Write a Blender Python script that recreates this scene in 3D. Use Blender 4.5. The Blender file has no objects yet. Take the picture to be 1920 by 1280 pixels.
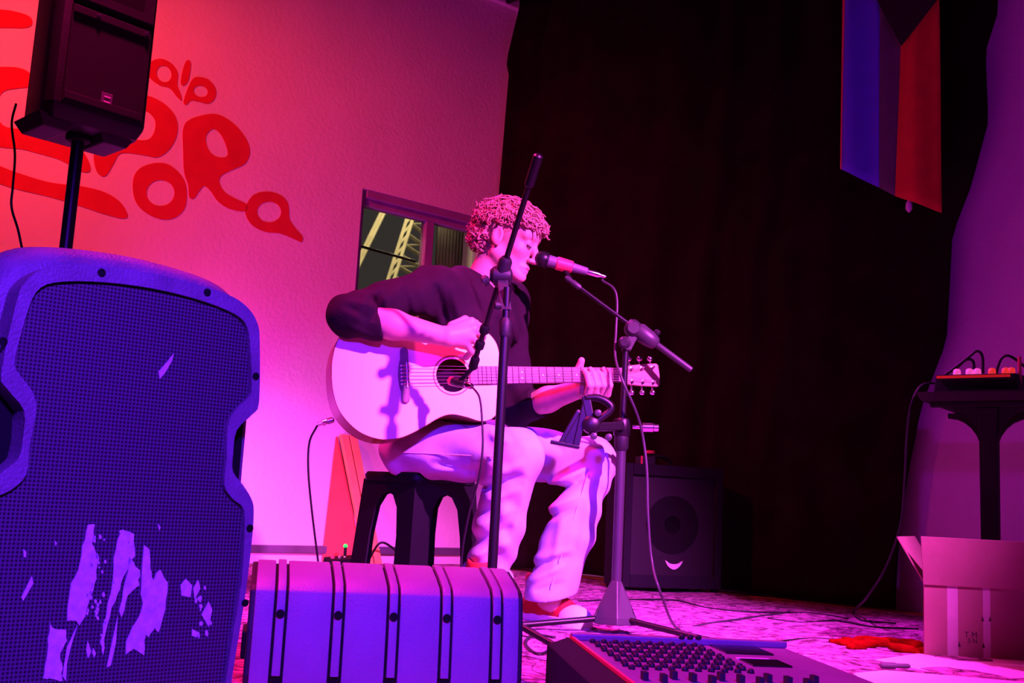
import bpy, bmesh, math, random
import numpy as np
from mathutils import Vector, Matrix
random.seed(7); np.random.seed(7)
scene = bpy.context.scene
COL = scene.collection

# ------------------------------------------------------------------ camera
FPX = 2000.0; PITCH = math.radians(8.36); ROLL = math.radians(3.0)
CAM = np.array([0, 0, .38])
_r0 = np.array([1., 0, 0]); FW = np.array([0, math.cos(PITCH), math.sin(PITCH)]); _u0 = np.array([0, -math.sin(PITCH), math.cos(PITCH)])
RT = _r0*math.cos(ROLL)+_u0*math.sin(ROLL); UP = -_r0*math.sin(ROLL)+_u0*math.cos(ROLL)
cd = bpy.data.cameras.new('camera'); cam = bpy.data.objects.new('camera', cd); COL.objects.link(cam)
cd.sensor_width = 36; cd.lens = 36*FPX/1920; cd.clip_start = .05
m = Matrix.Identity(4)
for i in range(3): m[i][0] = RT[i]; m[i][1] = UP[i]; m[i][2] = -FW[i]; m[i][3] = CAM[i]
cam.matrix_world = m
scene.camera = cam

# ------------------------------------------------------------------ world (night outside the window), lights, exposure
w = bpy.data.worlds.new('night'); scene.world = w; w.use_nodes = True
w.node_tree.nodes['Background'].inputs[0].default_value = (.036, .031, .027, 1)
w.node_tree.nodes['Background'].inputs[1].default_value = 1.0
scene.view_settings.view_transform = 'Standard'; scene.view_settings.look = 'None'
scene.view_settings.exposure = 0.0; scene.view_settings.gamma = 1.0
scene.view_settings.use_curve_mapping = False

def spot(name, loc, target, energy, color, size=60, blend=.6, radius=.06):
    l = bpy.data.lights.new(name, 'SPOT'); l.energy = energy; l.color = color
    l.spot_size = math.radians(size); l.spot_blend = blend; l.shadow_soft_size = radius
    o = bpy.data.objects.new(name, l); COL.objects.link(o); o.location = loc
    d = Vector(target)-Vector(loc); o.rotation_euler = d.to_track_quat('-Z', 'Y').to_euler()
    return o
spot('stage_spot_violet', (2.0, .5, 2.55), (.30, 3.3, .45), 3800, (1.0, .090, 1.0), 36, .95, .05)
spot('stage_spot_blue', (.45, -1.0, 1.65), (-.36, 2.0, .25), 1150, (.15, .010, 1.0), 44, .6, .10)
spot('stage_spot_red', (-2.45, 2.7, 3.1), (-1.10, 5.40, 1.25), 500, (1.0, .038, .045), 78, .9, .12)
spot('stage_spot_pink', (-1.1, 2.4, 3.3), (-.40, 2.5, .5), 1000, (1.0, .012, .24), 52, .5, .08)
spot('stage_spot_magenta', (-.55, 4.9, 3.3), (.95, 3.1, .0), 950, (1.0, .03, .95), 38, .7, .08)
spot('floor_wash_pink', (-1.42, 4.35, .10), (-1.05, 5.6, .65), 95, (1.0, .040, .78), 125, .9, .08)
spot('floor_lamp_warm', (-1.75, 4.25, .30), (-.90, 5.35, .40), 14, (1.0, .72, .12), 62, .6, .04)
spot('hall_spot_purple', (1.2, -1.8, 1.30), (1.95, 3.9, 1.35), 130, (.50, .0, 1.0), 32, .6, .05)

# ------------------------------------------------------------------ helpers
V3 = lambda a: np.array(a, float)
def nrm(a): a = V3(a); return a/np.linalg.norm(a)
def ray(px, py): return FW+RT*(px-960)/FPX+UP*(640-py)/FPX
def at(px, py, Y):
    d = ray(px, py); return CAM+d*(Y/d[1])
def fl(px, py, z=0.):
    d = ray(px, py); return CAM+d*((z-CAM[2])/d[2])
def pl(px, py, p, n):
    d = ray(px, py); return CAM+d*(np.dot(V3(p)-CAM, n)/np.dot(d, n))

def mat(name, col, rough=.6, metal=0., var=.12, scale=12., bump=.0, bscale=60., spec=.5, emit=None, estr=0., trans=0., sheen=0., alpha=1.):
    m = bpy.data.materials.new(name); m.use_nodes = True
    nt = m.node_tree; N = nt.nodes; L = nt.links; b = N['Principled BSDF']
    tc = N.new('ShaderNodeTexCoord'); nz = N.new('ShaderNodeTexNoise'); nz.inputs['Scale'].default_value = scale; nz.inputs['Detail'].default_value = 5
    L.new(tc.outputs['Object'], nz.inputs['Vector'])
    rp = N.new('ShaderNodeValToRGB'); rp.color_ramp.elements[0].position = .3; rp.color_ramp.elements[1].position = .7
    c0 = [max(0, c*(1-var)) for c in col]; c1 = [min(1, c*(1+var)) for c in col]
    rp.color_ramp.elements[0].color = (*c0, 1); rp.color_ramp.elements[1].color = (*c1, 1)
    L.new(nz.outputs['Fac'], rp.inputs['Fac']); L.new(rp.outputs['Color'], b.inputs['Base Color'])
    b.inputs['Roughness'].default_value = rough; b.inputs['Metallic'].default_value = metal
    b.inputs['Specular IOR Level'].default_value = spec
    if bump:
        n2 = N.new('ShaderNodeTexNoise'); n2.inputs['Scale'].default_value = bscale; n2.inputs['Detail'].default_value = 4
        L.new(tc.outputs['Object'], n2.inputs['Vector'])
        bp = N.new('ShaderNodeBump'); bp.inputs['Strength'].default_value = min(bump, 1); bp.inputs['Distance'].default_value = .01*max(1, bump)
        L.new(n2.outputs['Fac'], bp.inputs['Height']); L.new(bp.outputs['Normal'], b.inputs['Normal'])
    if emit: b.inputs['Emission Color'].default_value = (*emit, 1); b.inputs['Emission Strength'].default_value = estr
    if trans: b.inputs['Transmission Weight'].default_value = trans
    if sheen: b.inputs['Sheen Weight'].default_value = sheen
    return m

def grille_mat(name, dark, light, scale):
    m = mat(name, light, .5); nt = m.node_tree; N = nt.nodes; L = nt.links; b = N['Principled BSDF']
    tc = N['Texture Coordinate']
    v = N.new('ShaderNodeTexVoronoi'); v.inputs['Scale'].default_value = scale; v.inputs['Randomness'].default_value = .0
    mp = N.new('ShaderNodeMapping'); mp.inputs['Rotation'].default_value = (0, 0, 0)
    L.new(tc.outputs['UV'], mp.inputs['Vector']); L.new(mp.outputs['Vector'], v.inputs['Vector'])
    r = N.new('ShaderNodeValToRGB'); r.color_ramp.elements[0].position = .28; r.color_ramp.elements[1].position = .42
    r.color_ramp.elements[0].color = (*dark, 1); r.color_ramp.elements[1].color = (*light, 1)
    L.new(v.outputs['Distance'], r.inputs['Fac']); L.new(r.outputs['Color'], b.inputs['Base Color'])
    bp = N.new('ShaderNodeBump'); bp.inputs['Strength'].default_value = .6; bp.inputs['Distance'].default_value = .002
    L.new(r.outputs['Color'], bp.inputs['Height']); L.new(bp.outputs['Normal'], b.inputs['Normal'])
    return m

M = {}
M['wall'] = mat('wall_plaster', (.78, .76, .74), .85, var=.04, scale=3, bump=.25, bscale=45, spec=.2)
M['wall2'] = mat('wall_plaster_hall', (.5, .49, .5), .9, var=.05, scale=3, bump=.2, bscale=45, spec=.1)
M['dark'] = mat('dark_hall', (.03, .03, .03), .9)
M['ceil'] = mat('ceiling_paint', (.25, .24, .24), .9, bump=.2)
M['paint_red'] = mat('red_wall_paint', (.62, .012, .03), .7, var=.08)
M['frame'] = mat('window_frame_paint', (.30, .16, .34), .5, var=.1)
M['metal_dark'] = mat('dark_metal', (.02, .02, .022), .35, .6, var=.2)
M['glass'] = mat('window_glass', (.9, .9, .9), .02, var=0, trans=1.0)
M['stand'] = mat('grey_stand_paint', (.034, .034, .040), .4, .0, var=.1, spec=.35)
M['corr'] = mat('corrugated_steel', (.26, .24, .21), .5, .2, var=.15)
M['fbd'] = mat('fingerboard', (.24, .16, .17), .22, var=.2, scale=30)  # rosewood lightened, its glossy reflection put into the colour
M['lattice'] = mat('galvanised_truss', (.72, .66, .45), .5, .2, var=.15)
M['plank'] = mat('floor_plank', (.42, .17, .07), .5, var=.3, scale=6, bump=.1)
M['conduit'] = mat('grey_conduit', (.10, .08, .12), .6)
M['curtain'] = mat('black_curtain', (.010, .005, .005), .95, var=.3, scale=5, bump=.2, bscale=300, spec=.05)
M['plastic'] = mat('black_plastic', (.014, .014, .016), .5, var=.15, bump=.15, bscale=350, spec=.3)
M['plastic_dk'] = mat('deep_black_plastic', (.004, .004, .005), .65, var=.2, spec=.15)
M['spk'] = mat('scuffed_speaker_plastic', (.16, .16, .17), .5, var=.18, scale=25, bump=.25, bscale=260)
M['spk_grille'] = grille_mat('perforated_grille', (.006, .006, .008), (.075, .075, .085), 210)
M['grille_dk'] = grille_mat('fine_grille', (.002, .002, .003), (.008, .008, .010), 190)
M['flake'] = mat('flaked_white_paint', (.62, .60, .62), .6, var=.2, scale=90, bump=.15, bscale=220)
M['wedge'] = mat('grey_wedge_plastic', (.26, .26, .30), .5, var=.06, bump=.2, bscale=300)
M['pole'] = mat('black_pole_paint', (.006, .006, .007), .38, .0, var=.2, spec=.3)
M['chrome'] = mat('chrome', (.75, .75, .75), .18, 1., var=.05)
M['cable'] = mat('black_cable_rubber', (.008, .008, .010), .5, spec=.3)
M['skin'] = mat('skin', (.50, .29, .24), .5, var=.08, scale=30, bump=.05, bscale=200)
M['hair'] = mat('dark_blond_hair', (.42, .23, .17), .6, var=.35, scale=60)
M['shirt'] = mat('dark_long_sleeve_shirt', (.016, .005, .012), .9, var=.2, bump=.15, bscale=120, spec=.15)
M['jeans'] = mat('faded_jeans', (.45, .48, .57), .85, var=.2, spec=.15, scale=9, bump=.2, bscale=420)
M['thread'] = mat('jeans_thread', (.7, .55, .5), .8)
M['red_canvas'] = mat('red_canvas', (.50, .015, .02), .8, bump=.2, bscale=300)
M['rubber'] = mat('white_rubber', (.85, .83, .82), .5)
M['spruce'] = mat('spruce_top', (.80, .66, .50), .28, var=.05, scale=4)
M['mahog'] = mat('guitar_side_wood', (.20, .085, .035), .25, var=.2)
M['rosewood'] = mat('rosewood', (.11, .065, .075), .30, var=.25, scale=30)
M['head'] = mat('headstock_veneer', (.34, .18, .13), .25, var=.1)
M['bone'] = mat('bone', (.85, .82, .75), .35)
M['hole'] = mat('guitar_inside', (.05, .025, .015), .9)
M['card'] = mat('brown_cardboard', (.30, .15, .15), .9, spec=.1, var=.06, bump=.1, bscale=60)
M['tape'] = mat('clear_tape', (.50, .36, .42), .25)
M['ink'] = mat('black_ink', (.03, .02, .03), .8)
M['redcloth'] = mat('red_cloth', (.20, .003, .003), .95, spec=.0, var=.3, scale=30, bump=.5, bscale=80)
M['paper'] = mat('white_paper', (.80, .78, .78), .6, var=.04)
M['orange'] = mat('orange_varnished_wood', (.80, .36, .13), .5, var=.1)
M['wood_dark'] = mat('dark_red_wood', (.55, .07, .04), .6, var=.12)  # dark red; on the leaning panel it stands for shaded orange wood
M['stool'] = mat('black_stool_plastic', (.004, .004, .006), .5, spec=.2)
M['mixer'] = mat('mixer_panel', (.20, .17, .22), .45, var=.1, bump=.1)
M['screen'] = mat('dark_screen', (.006, .003, .003), .25)
M['red_and_lit'] = mat('red_parts_and_lit_edge', (.75, .05, .10), .4)  # red parts, and the red light coloured onto the desk edge
M['led_g'] = mat('green_led', (.0, .15, .03), .4, emit=(.0, 1., .10), estr=1.6)
M['led_r'] = mat('red_led_strip', (.5, .02, .02), .4, emit=(1., .02, .02), estr=.30)
M['glow_p'] = mat('pink_glowing_plug', (.8, .2, .5), .4, emit=(1., .1, .5), estr=.7)
M['glow_o'] = mat('red_glowing_plug', (.8, .1, .1), .4, emit=(1., .04, .02), estr=.6)
M['table'] = mat('dark_table', (.010, .007, .007), .55, spec=.2)
M['f_pink'] = mat('flag_red_edge', (.65, .06, .10), .8); M['f_blue'] = mat('flag_blue', (.10, .09, .75), .8, var=.05)
M['f_green'] = mat('flag_dark_green', (.10, .12, .12), .85); M['f_red'] = mat('flag_orange_red', (.60, .045, .02), .85, var=.1)
M['f_black'] = mat('flag_black', (.012, .008, .009), .9)
M['white'] = mat('white_plastic', (.75, .75, .75), .4)
M['amp'] = mat('amp_vinyl', (.010, .010, .014), .7, bump=.3, bscale=300, spec=.15)
# rug: pale woven rug with dark meandering pattern
def rug_mat():
    m = mat('pale_woven_rug', (.52, .24, .46), .9, var=.45, scale=34, bump=3.0, bscale=38, spec=.1)
    nt = m.node_tree; N = nt.nodes; L = nt.links; b = N['Principled BSDF']
    src = b.inputs['Base Color'].links[0].from_socket
    tc = N['Texture Coordinate']
    wv = N.new('ShaderNodeTexNoise'); wv.inputs['Scale'].default_value = 7; wv.inputs['Detail'].default_value = 3; wv.inputs['Distortion'].default_value = 1.2
    L.new(tc.outputs['Object'], wv.inputs['Vector'])
    r = N.new('ShaderNodeValToRGB'); e = r.color_ramp.elements
    e[0].position = .46; e[0].color = (1, 1, 1, 1); e[1].position = .54; e[1].color = (1, 1, 1, 1)
    x = r.color_ramp.elements.new(.50); x.color = (.16, .08, .12, 1)
    L.new(wv.outputs['Fac'], r.inputs['Fac'])
    mx = N.new('ShaderNodeMix'); mx.data_type = 'RGBA'; mx.blend_type = 'MULTIPLY'; mx.inputs[0].default_value = .9
    L.new(src, mx.inputs[6]); L.new(r.outputs['Color'], mx.inputs[7])
    vo = N.new('ShaderNodeTexVoronoi'); vo.feature = 'DISTANCE_TO_EDGE'; vo.inputs['Scale'].default_value = 11
    dn = N.new('ShaderNodeMapping'); dn.inputs['Scale'].default_value = (1, 1.7, 1); L.new(tc.outputs['Object'], dn.inputs['Vector']); L.new(dn.outputs['Vector'], vo.inputs['Vector'])
    r2 = N.new('ShaderNodeValToRGB'); r2.color_ramp.elements[0].color = (.35, .28, .32, 1); r2.color_ramp.elements[1].position = .16; r2.color_ramp.elements[1].color = (1, 1, 1, 1)
    L.new(vo.outputs['Distance'], r2.inputs['Fac'])
    m2 = N.new('ShaderNodeMix'); m2.data_type = 'RGBA'; m2.blend_type = 'MULTIPLY'; m2.inputs[0].default_value = .8
    L.new(mx.outputs[2], m2.inputs[6]); L.new(r2.outputs['Color'], m2.inputs[7]); L.new(m2.outputs[2], b.inputs['Base Color'])
    return m
M['rug'] = rug_mat()

ORG = {}
def props(o, label=None, cat=None, group=None, kind=None):
    if label: o['label'] = label
    if cat: o['category'] = cat
    if group: o['group'] = group
    if kind: o['kind'] = kind
    return o
def thing(name, label, cat, loc, group=None):
    o = bpy.data.objects.new(name, None); COL.objects.link(o); o.location = [float(c) for c in loc]; o.empty_display_size = .05
    ORG[o] = V3(loc); return props(o, label, cat, group)
def mesh(name, V, F, smooth=False):
    me = bpy.data.meshes.new(name)
    me.from_pydata([tuple(map(float, v)) for v in V], [], [tuple(map(int, f)) for f in F]); me.update()
    if smooth:
        me.polygons.foreach_set('use_smooth', [True]*len(me.polygons))
    return me
def part(name, VF, mt, parent=None, smooth=False, loc=None, bevel=0., label=None, autosmooth=None):
    """world-space geometry -> an object (child of parent, or top-level with its origin at loc)"""
    V, F = VF
    o0 = ORG[parent] if parent is not None else (V3(loc) if loc is not None else V3([0, 0, 0]))
    V = np.asarray(V, float).reshape(-1, 3)-o0
    me = mesh(name, V, F, smooth)
    bm = bmesh.new(); bm.from_mesh(me)
    bmesh.ops.recalc_face_normals(bm, faces=bm.faces)
    if bevel:
        es = [e for e in bm.edges if len(e.link_faces) == 2 and e.calc_face_angle(0) > .5]
        bmesh.ops.bevel(bm, geom=es, offset=bevel, segments=2, affect='EDGES', profile=.6, clamp_overlap=True)
    bm.to_mesh(me); bm.free()
    if autosmooth: 
        me.polygons.foreach_set('use_smooth', [True]*len(me.polygons)); me.set_sharp_from_angle(angle=math.radians(autosmooth))
    o = bpy.data.objects.new(name, me); COL.objects.link(o); me.materials.append(M[mt] if isinstance(mt, str) else mt)
    if parent is not None: o.parent = parent
    else: o.location = o0
    ORG[o] = o0
    if label: o['label'] = label
    return o
def inst(name, me, parent, pos, rot=None, mt=None):
    o = bpy.data.objects.new(name, me); COL.objects.link(o)
    if parent is not None: o.parent = parent; o0 = ORG[parent]
    else: o0 = V3([0, 0, 0])
    Mx = Matrix.Translation(Vector(V3(pos)-o0))
    if rot is not None:
        R4 = Matrix.Identity(4)
        for i in range(3):
            for j in range(3): R4[i][j] = float(rot[i][j])
        Mx = Mx @ R4
    o.matrix_local = Mx; ORG[o] = V3(pos); return o
def join(*vfs):
    V = []; F = []; k = 0
    for v, f in vfs:
        v = [tuple(p) for p in v]; V += v; F += [tuple(i+k for i in q) for q in f]; k += len(v)
    return V, F
def box(c, s, R=None):
    """c centre, s full sizes, R 3x3 with columns = axes"""
    R = np.eye(3) if R is None else np.asarray(R); c = V3(c); h = V3(s)/2
    V = [c+R@(h*V3(q)) for q in [(-1,-1,-1),(1,-1,-1),(1,1,-1),(-1,1,-1),(-1,-1,1),(1,-1,1),(1,1,1),(-1,1,1)]]
    return V, [(0,3,2,1),(4,5,6,7),(0,1,5,4),(1,2,6,5),(2,3,7,6),(3,0,4,7)]
def hexa(p):
    """eight corners: bottom loop then top loop"""
    return [V3(q) for q in p], [(0,3,2,1),(4,5,6,7),(0,1,5,4),(1,2,6,5),(2,3,7,6),(3,0,4,7)]
def frame3(x, zhint=(0, 0, 1)):
    x = nrm(x); y = np.cross(zhint, x); y = nrm(y); z = np.cross(x, y); return np.stack([x, y, z], 1)
def catmull(P, n=8, closed=False):
    P = [V3(p) for p in P]; out = []
    N = len(P); rng = range(N) if closed else range(N-1)
    for i in rng:
        p1, p2 = P[i], P[(i+1) % N]
        p0 = P[(i-1) % N] if closed or i > 0 else 2*p1-p2
        p3 = P[(i+2) % N] if closed or i+2 < N else 2*p2-p1
        for k in range(n):
            t = k/n
            out.append(.5*((2*p1)+(-p0+p2)*t+(2*p0-5*p1+4*p2-p3)*t*t+(-p0+3*p1-3*p2+p3)*t**3))
    if not closed: out.append(P[-1])
    return out
def tube(P, r, n=10, caps=True):
    P = [V3(p) for p in P]; N = len(P); rs = [r]*N if np.isscalar(r) else list(r)
    T = [nrm(P[min(i+1, N-1)]-P[max(i-1, 0)]) for i in range(N)]
    a = np.cross(T[0], (0, 0, 1)) if abs(T[0][2]) < .9 else np.cross(T[0], (1, 0, 0)); a = nrm(a)
    V = []; F = []
    for i in range(N):
        a = nrm(a-T[i]*np.dot(a, T[i])); b = np.cross(T[i], a)
        for k in range(n):
            q = 2*math.pi*k/n; V.append(P[i]+rs[i]*(a*math.cos(q)+b*math.sin(q)))
    for i in range(N-1):
        for k in range(n):
            F.append((i*n+k, i*n+(k+1) % n, (i+1)*n+(k+1) % n, (i+1)*n+k))
    if caps: F.append(tuple(range(n))[::-1]); F.append(tuple((N-1)*n+k for k in range(n)))
    return V, F
def rod(a, b, r, n=12): return tube([a, b], r, n)
def lathe(a, axis, prof, n=20):
    """prof = [(along, radius)...] from point a along axis"""
    ax = nrm(axis); return tube([V3(a)+ax*t for t, _ in prof], [max(r, 1e-4) for _, r in prof], n) if False else _lathe(a, ax, prof, n)
def _lathe(a, ax, prof, n):
    e = np.cross(ax, (0, 0, 1)) if abs(ax[2]) < .9 else np.cross(ax, (1, 0, 0)); e = nrm(e); g = np.cross(ax, e)
    V = []; F = []
    for t, r in prof:
        for k in range(n):
            q = 2*math.pi*k/n; V.append(V3(a)+ax*t+max(r, 1e-5)*(e*math.cos(q)+g*math.sin(q)))
    for i in range(len(prof)-1):
        for k in range(n): F.append((i*n+k, i*n+(k+1) % n, (i+1)*n+(k+1) % n, (i+1)*n+k))
    F.append(tuple(range(n))[::-1]); F.append(tuple((len(prof)-1)*n+k for k in range(n)))
    return V, F
def extrude_poly(P2, org, ex, ey, ez, z0, z1):
    """prism of the 2D loop P2 in frame (ex, ey), from z0 to z1 along ez"""
    V = [V3(org)+ex*p[0]+ey*p[1]+ez*z0 for p in P2]+[V3(org)+ex*p[0]+ey*p[1]+ez*z1 for p in P2]; n = len(P2)
    return V, [tuple(range(n))[::-1], tuple(range(n, 2*n))]+[(i, (i+1) % n, n+(i+1) % n, n+i) for i in range(n)]
def fill2d(loops, org, ex, ey, ez, z0, z1):
    """2D loops (holes by even-odd) filled and extruded"""
    cu = bpy.data.curves.new('tmp', 'CURVE'); cu.dimensions = '2D'; cu.fill_mode = 'BOTH'; cu.extrude = (z1-z0)/2
    for Lp in loops:
        s = cu.splines.new('POLY'); s.points.add(len(Lp)-1); s.use_cyclic_u = True
        for i, p in enumerate(Lp): s.points[i].co = (p[0], p[1], 0, 1)
    o = bpy.data.objects.new('tmp', cu); COL.objects.link(o)
    dg = bpy.context.evaluated_depsgraph_get(); me = bpy.data.meshes.new_from_object(o.evaluated_get(dg))
    zc = (z0+z1)/2
    V = [V3(org)+ex*v.co.x+ey*v.co.y+ez*(v.co.z+zc) for v in me.vertices]; F = [tuple(p.vertices) for p in me.polygons]
    bpy.data.objects.remove(o); bpy.data.curves.remove(cu); bpy.data.meshes.remove(me)
    return V, F
def text2d(s, size, org, ex, ey, ez, th=.0006):
    cu = bpy.data.curves.new('tmp', 'FONT'); cu.body = s; cu.size = size; cu.extrude = th; cu.align_x = 'CENTER'
    o = bpy.data.objects.new('tmp', cu); COL.objects.link(o)
    dg = bpy.context.evaluated_depsgraph_get(); me = bpy.data.meshes.new_from_object(o.evaluated_get(dg))
    V = [V3(org)+ex*v.co.x+ey*v.co.y+ez*v.co.z for v in me.vertices]; F = [tuple(p.vertices) for p in me.polygons]
    bpy.data.objects.remove(o); bpy.data.curves.remove(cu); bpy.data.meshes.remove(me)
    return V, F
def loft(secs, caps=True):
    n = len(secs[0]); V = [p for s in secs for p in s]; F = []
    for i in range(len(secs)-1):
        for k in range(n): F.append((i*n+k, i*n+(k+1) % n, (i+1)*n+(k+1) % n, (i+1)*n+k))
    if caps: F.append(tuple(range(n))[::-1]); F.append(tuple((len(secs)-1)*n+k for k in range(n)))
    return V, F
def uv_planar(o, org, ex, ey):
    me = o.data; uv = me.uv_layers.new(name='UVMap'); o0 = ORG[o]
    co = np.zeros(len(me.vertices)*3); me.vertices.foreach_get('co', co); co = co.reshape(-1, 3)+o0-V3(org)
    li = np.zeros(len(me.loops), int); me.loops.foreach_get('vertex_index', li)
    u = np.stack([co@ex, co@ey], 1)[li]; uv.data.foreach_set('uv', u.ravel())

# ---- signed-distance modelling for the soft, organic shapes
class SDF:
    def __init__(s, lo, hi, h):
        s.lo = V3(lo); s.h = h; s.n = np.ceil((V3(hi)-s.lo)/h).astype(int)+1
        s.ax = [(s.lo[i]+h*np.arange(s.n[i])).astype(np.float32) for i in range(3)]
        s.a = np.full(s.n, .5, np.float32)
    def _win(s, lo, hi):
        i0 = np.clip(np.floor((V3(lo)-s.lo)/s.h).astype(int), 0, s.n); i1 = np.clip(np.ceil((V3(hi)-s.lo)/s.h).astype(int)+1, 0, s.n)
        sl = tuple(slice(a, b) for a, b in zip(i0, i1))
        g = [s.ax[i][sl[i]] for i in range(3)]
        return sl, g[0][:, None, None], g[1][None, :, None], g[2][None, None, :]
    def _put(s, sl, d, k, op):
        a = s.a[sl]
        if op == 'add':
            if k > 0:
                hh = np.maximum(k-np.abs(a-d), 0)/k; s.a[sl] = np.minimum(a, d)-hh*hh*k*.25
            else: s.a[sl] = np.minimum(a, d)
        elif op == 'sub':
            d = -d
            if k > 0:
                hh = np.maximum(k-np.abs(a-d), 0)/k; s.a[sl] = np.maximum(a, d)+hh*hh*k*.25
            else: s.a[sl] = np.maximum(a, d)
    def cone(s, a, b, ra, rb=None, k=.02, op='add', flat=None):
        rb = ra if rb is None else rb; a = V3(a); b = V3(b); r = max(ra, rb)+k+.02
        sl, X, Y, Z_ = s._win(np.minimum(a, b)-r, np.maximum(a, b)+r); ba = b-a; L2 = max(ba@ba, 1e-9)
        x, y, z = X-a[0], Y-a[1], Z_-a[2]
        t = np.clip((x*ba[0]+y*ba[1]+z*ba[2])/L2, 0, 1)
        d = np.sqrt((x-t*ba[0])**2+(y-t*ba[1])**2+(z-t*ba[2])**2)-(ra+(rb-ra)*t)
        if flat is not None:
            n = nrm(flat); d = np.maximum(d, (X-b[0])*n[0]+(Y-b[1])*n[1]+(Z_-b[2])*n[2])
        s._put(sl, d.astype(np.float32), k, op)
    def chain(s, P, R, k=.01, op='add'):
        for i in range(len(P)-1): s.cone(P[i], P[i+1], R[i], R[i+1], k, op)
    def ell(s, c, r, R=None, k=.02, op='add'):
        c = V3(c); R = np.eye(3) if R is None else R; q = max(r)+k+.02
        sl, X, Y, Z = s._win(c-q, c+q); x, y, z = X-c[0], Y-c[1], Z-c[2]
        u = [(x*R[0][i]+y*R[1][i]+z*R[2][i]) for i in range(3)]
        k0 = np.sqrt(sum((u[i]/r[i])**2 for i in range(3))); k1 = np.sqrt(sum((u[i]/r[i]**2)**2 for i in range(3)))+1e-6
        s._put(sl, (k0*(k0-1)/k1).astype(np.float32), k, op)
    def fold(s, a, b, w, amp):
        """a soft ridge (or crease, amp < 0) in the cloth along a-b"""
        a = V3(a); b = V3(b); v = nrm((a+b)/2-CAM); r = .09
        sl, X, Y, Z_ = s._win(np.minimum(a, b)-r, np.maximum(a, b)+r)
        ab = b-a; ab = ab-v*(ab@v); L = np.linalg.norm(ab); e = ab/L; g = np.cross(v, e)
        x, y, z = X-a[0], Y-a[1], Z_-a[2]
        t = (x*e[0]+y*e[1]+z*e[2])/L; q = x*g[0]+y*g[1]+z*g[2]
        win = np.clip(1-np.abs(2*t-1)**3, 0, 1)
        s.a[sl] -= (amp*win*np.exp(-(q/w)**2)).astype(np.float32)
    def cut(s, c, n, r):
        c = V3(c); n = nrm(n); sl, X, Y, Z = s._win(c-r, c+r)
        d = (X-c[0])*n[0]+(Y-c[1])*n[1]+(Z-c[2])*n[2]
        near = ((X-c[0])**2+(Y-c[1])**2+(Z-c[2])**2) < r*r
        s.a[sl] = np.where(near, np.maximum(s.a[sl], d), s.a[sl])
    def cutc(s, c, n, cc, r):
        c = V3(c); n = nrm(n); sl, X, Y, Z_ = s._win(cc-r, cc+r)
        d = (X-c[0])*n[0]+(Y-c[1])*n[1]+(Z_-c[2])*n[2]
        near = ((X-cc[0])**2+(Y-cc[1])**2+(Z_-cc[2])**2) < r*r
        s.a[sl] = np.where(near, np.maximum(s.a[sl], d), s.a[sl])
    def mesh(s, smooth=2):
        a = s.a; neg = a < 0; n = s.n
        cnt = np.zeros(n-1, np.int8)
        for i in (0, 1):
            for j in (0, 1):
                for k in (0, 1): cnt += neg[i:n[0]-1+i, j:n[1]-1+j, k:n[2]-1+k]
        act = np.argwhere((cnt > 0) & (cnt < 8)); idx = np.full(n-1, -1, np.int32); idx[tuple(act.T)] = np.arange(len(act))
        acc = np.zeros((len(act), 3)); num = np.zeros(len(act))
        cor = [(i, j, k) for i in (0, 1) for j in (0, 1) for k in (0, 1)]
        vals = {c: a[tuple((act+np.array(c)).T)] for c in cor}
        for c in cor:
            for d in range(3):
                if c[d] == 0:
                    c2 = list(c); c2[d] = 1; c2 = tuple(c2); v0, v1 = vals[c], vals[c2]
                    mk = (v0 < 0) != (v1 < 0); t = np.where(mk, v0/np.where(mk, v0-v1, 1), 0)
                    p = np.tile(np.array(c, float), (len(act), 1)); p[:, d] = t
                    acc[mk] += p[mk]; num[mk] += 1
        V = s.lo+s.h*(act+acc/num[:, None])
        Q = []
        for d in range(3):
            e, f = [(1, 2), (2, 0), (0, 1)][d]
            s0 = [slice(None)]*3; s1 = [slice(None)]*3; s0[d] = slice(0, n[d]-1); s1[d] = slice(1, n[d])
            for q in (e, f): s0[q] = slice(1, n[q]-1); s1[q] = slice(1, n[q]-1)
            A = neg[tuple(s0)]; B = neg[tuple(s1)]; ed = np.argwhere(A != B)
            flip = A[tuple(ed.T)]
            ed[:, e] += 1; ed[:, f] += 1
            def cell(de, df):
                c = ed.copy(); c[:, e] += de; c[:, f] += df; return idx[tuple(c.T)]
            q = np.stack([cell(-1, -1), cell(0, -1), cell(0, 0), cell(-1, 0)], 1)
            q[~flip] = q[~flip][:, ::-1]; Q.append(q)
        Q = np.concatenate(Q); Q = Q[(Q >= 0).all(1)]
        E2 = np.concatenate([Q[:, [0, 1]], Q[:, [1, 2]], Q[:, [2, 3]], Q[:, [3, 0]]])
        deg = np.bincount(E2.ravel(), minlength=len(V)).astype(float)
        for _ in range(smooth):
            S = np.stack([np.bincount(E2[:, 0], V[E2[:, 1], i], len(V))+np.bincount(E2[:, 1], V[E2[:, 0], i], len(V)) for i in range(3)], 1)
            V = V*.4+.6*S/np.maximum(deg, 1)[:, None]
        return V, Q
def fast_part(name, VQ, mt, parent, label=None):
    V, Q = VQ; o0 = ORG[parent]; me = bpy.data.meshes.new(name)
    me.vertices.add(len(V)); me.vertices.foreach_set('co', (V-o0).astype(np.float32).ravel())
    me.loops.add(Q.size); me.loops.foreach_set('vertex_index', Q.astype(np.int32).ravel())
    me.polygons.add(len(Q)); me.polygons.foreach_set('loop_start', np.arange(0, Q.size, 4, dtype=np.int32))
    me.update(calc_edges=True); me.validate()
    me.polygons.foreach_set('use_smooth', [True]*len(me.polygons))
    me.materials.append(M[mt]); o = bpy.data.objects.new(name, me); COL.objects.link(o); o.parent = parent; ORG[o] = o0
    if label: o['label'] = label
    return o

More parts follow.
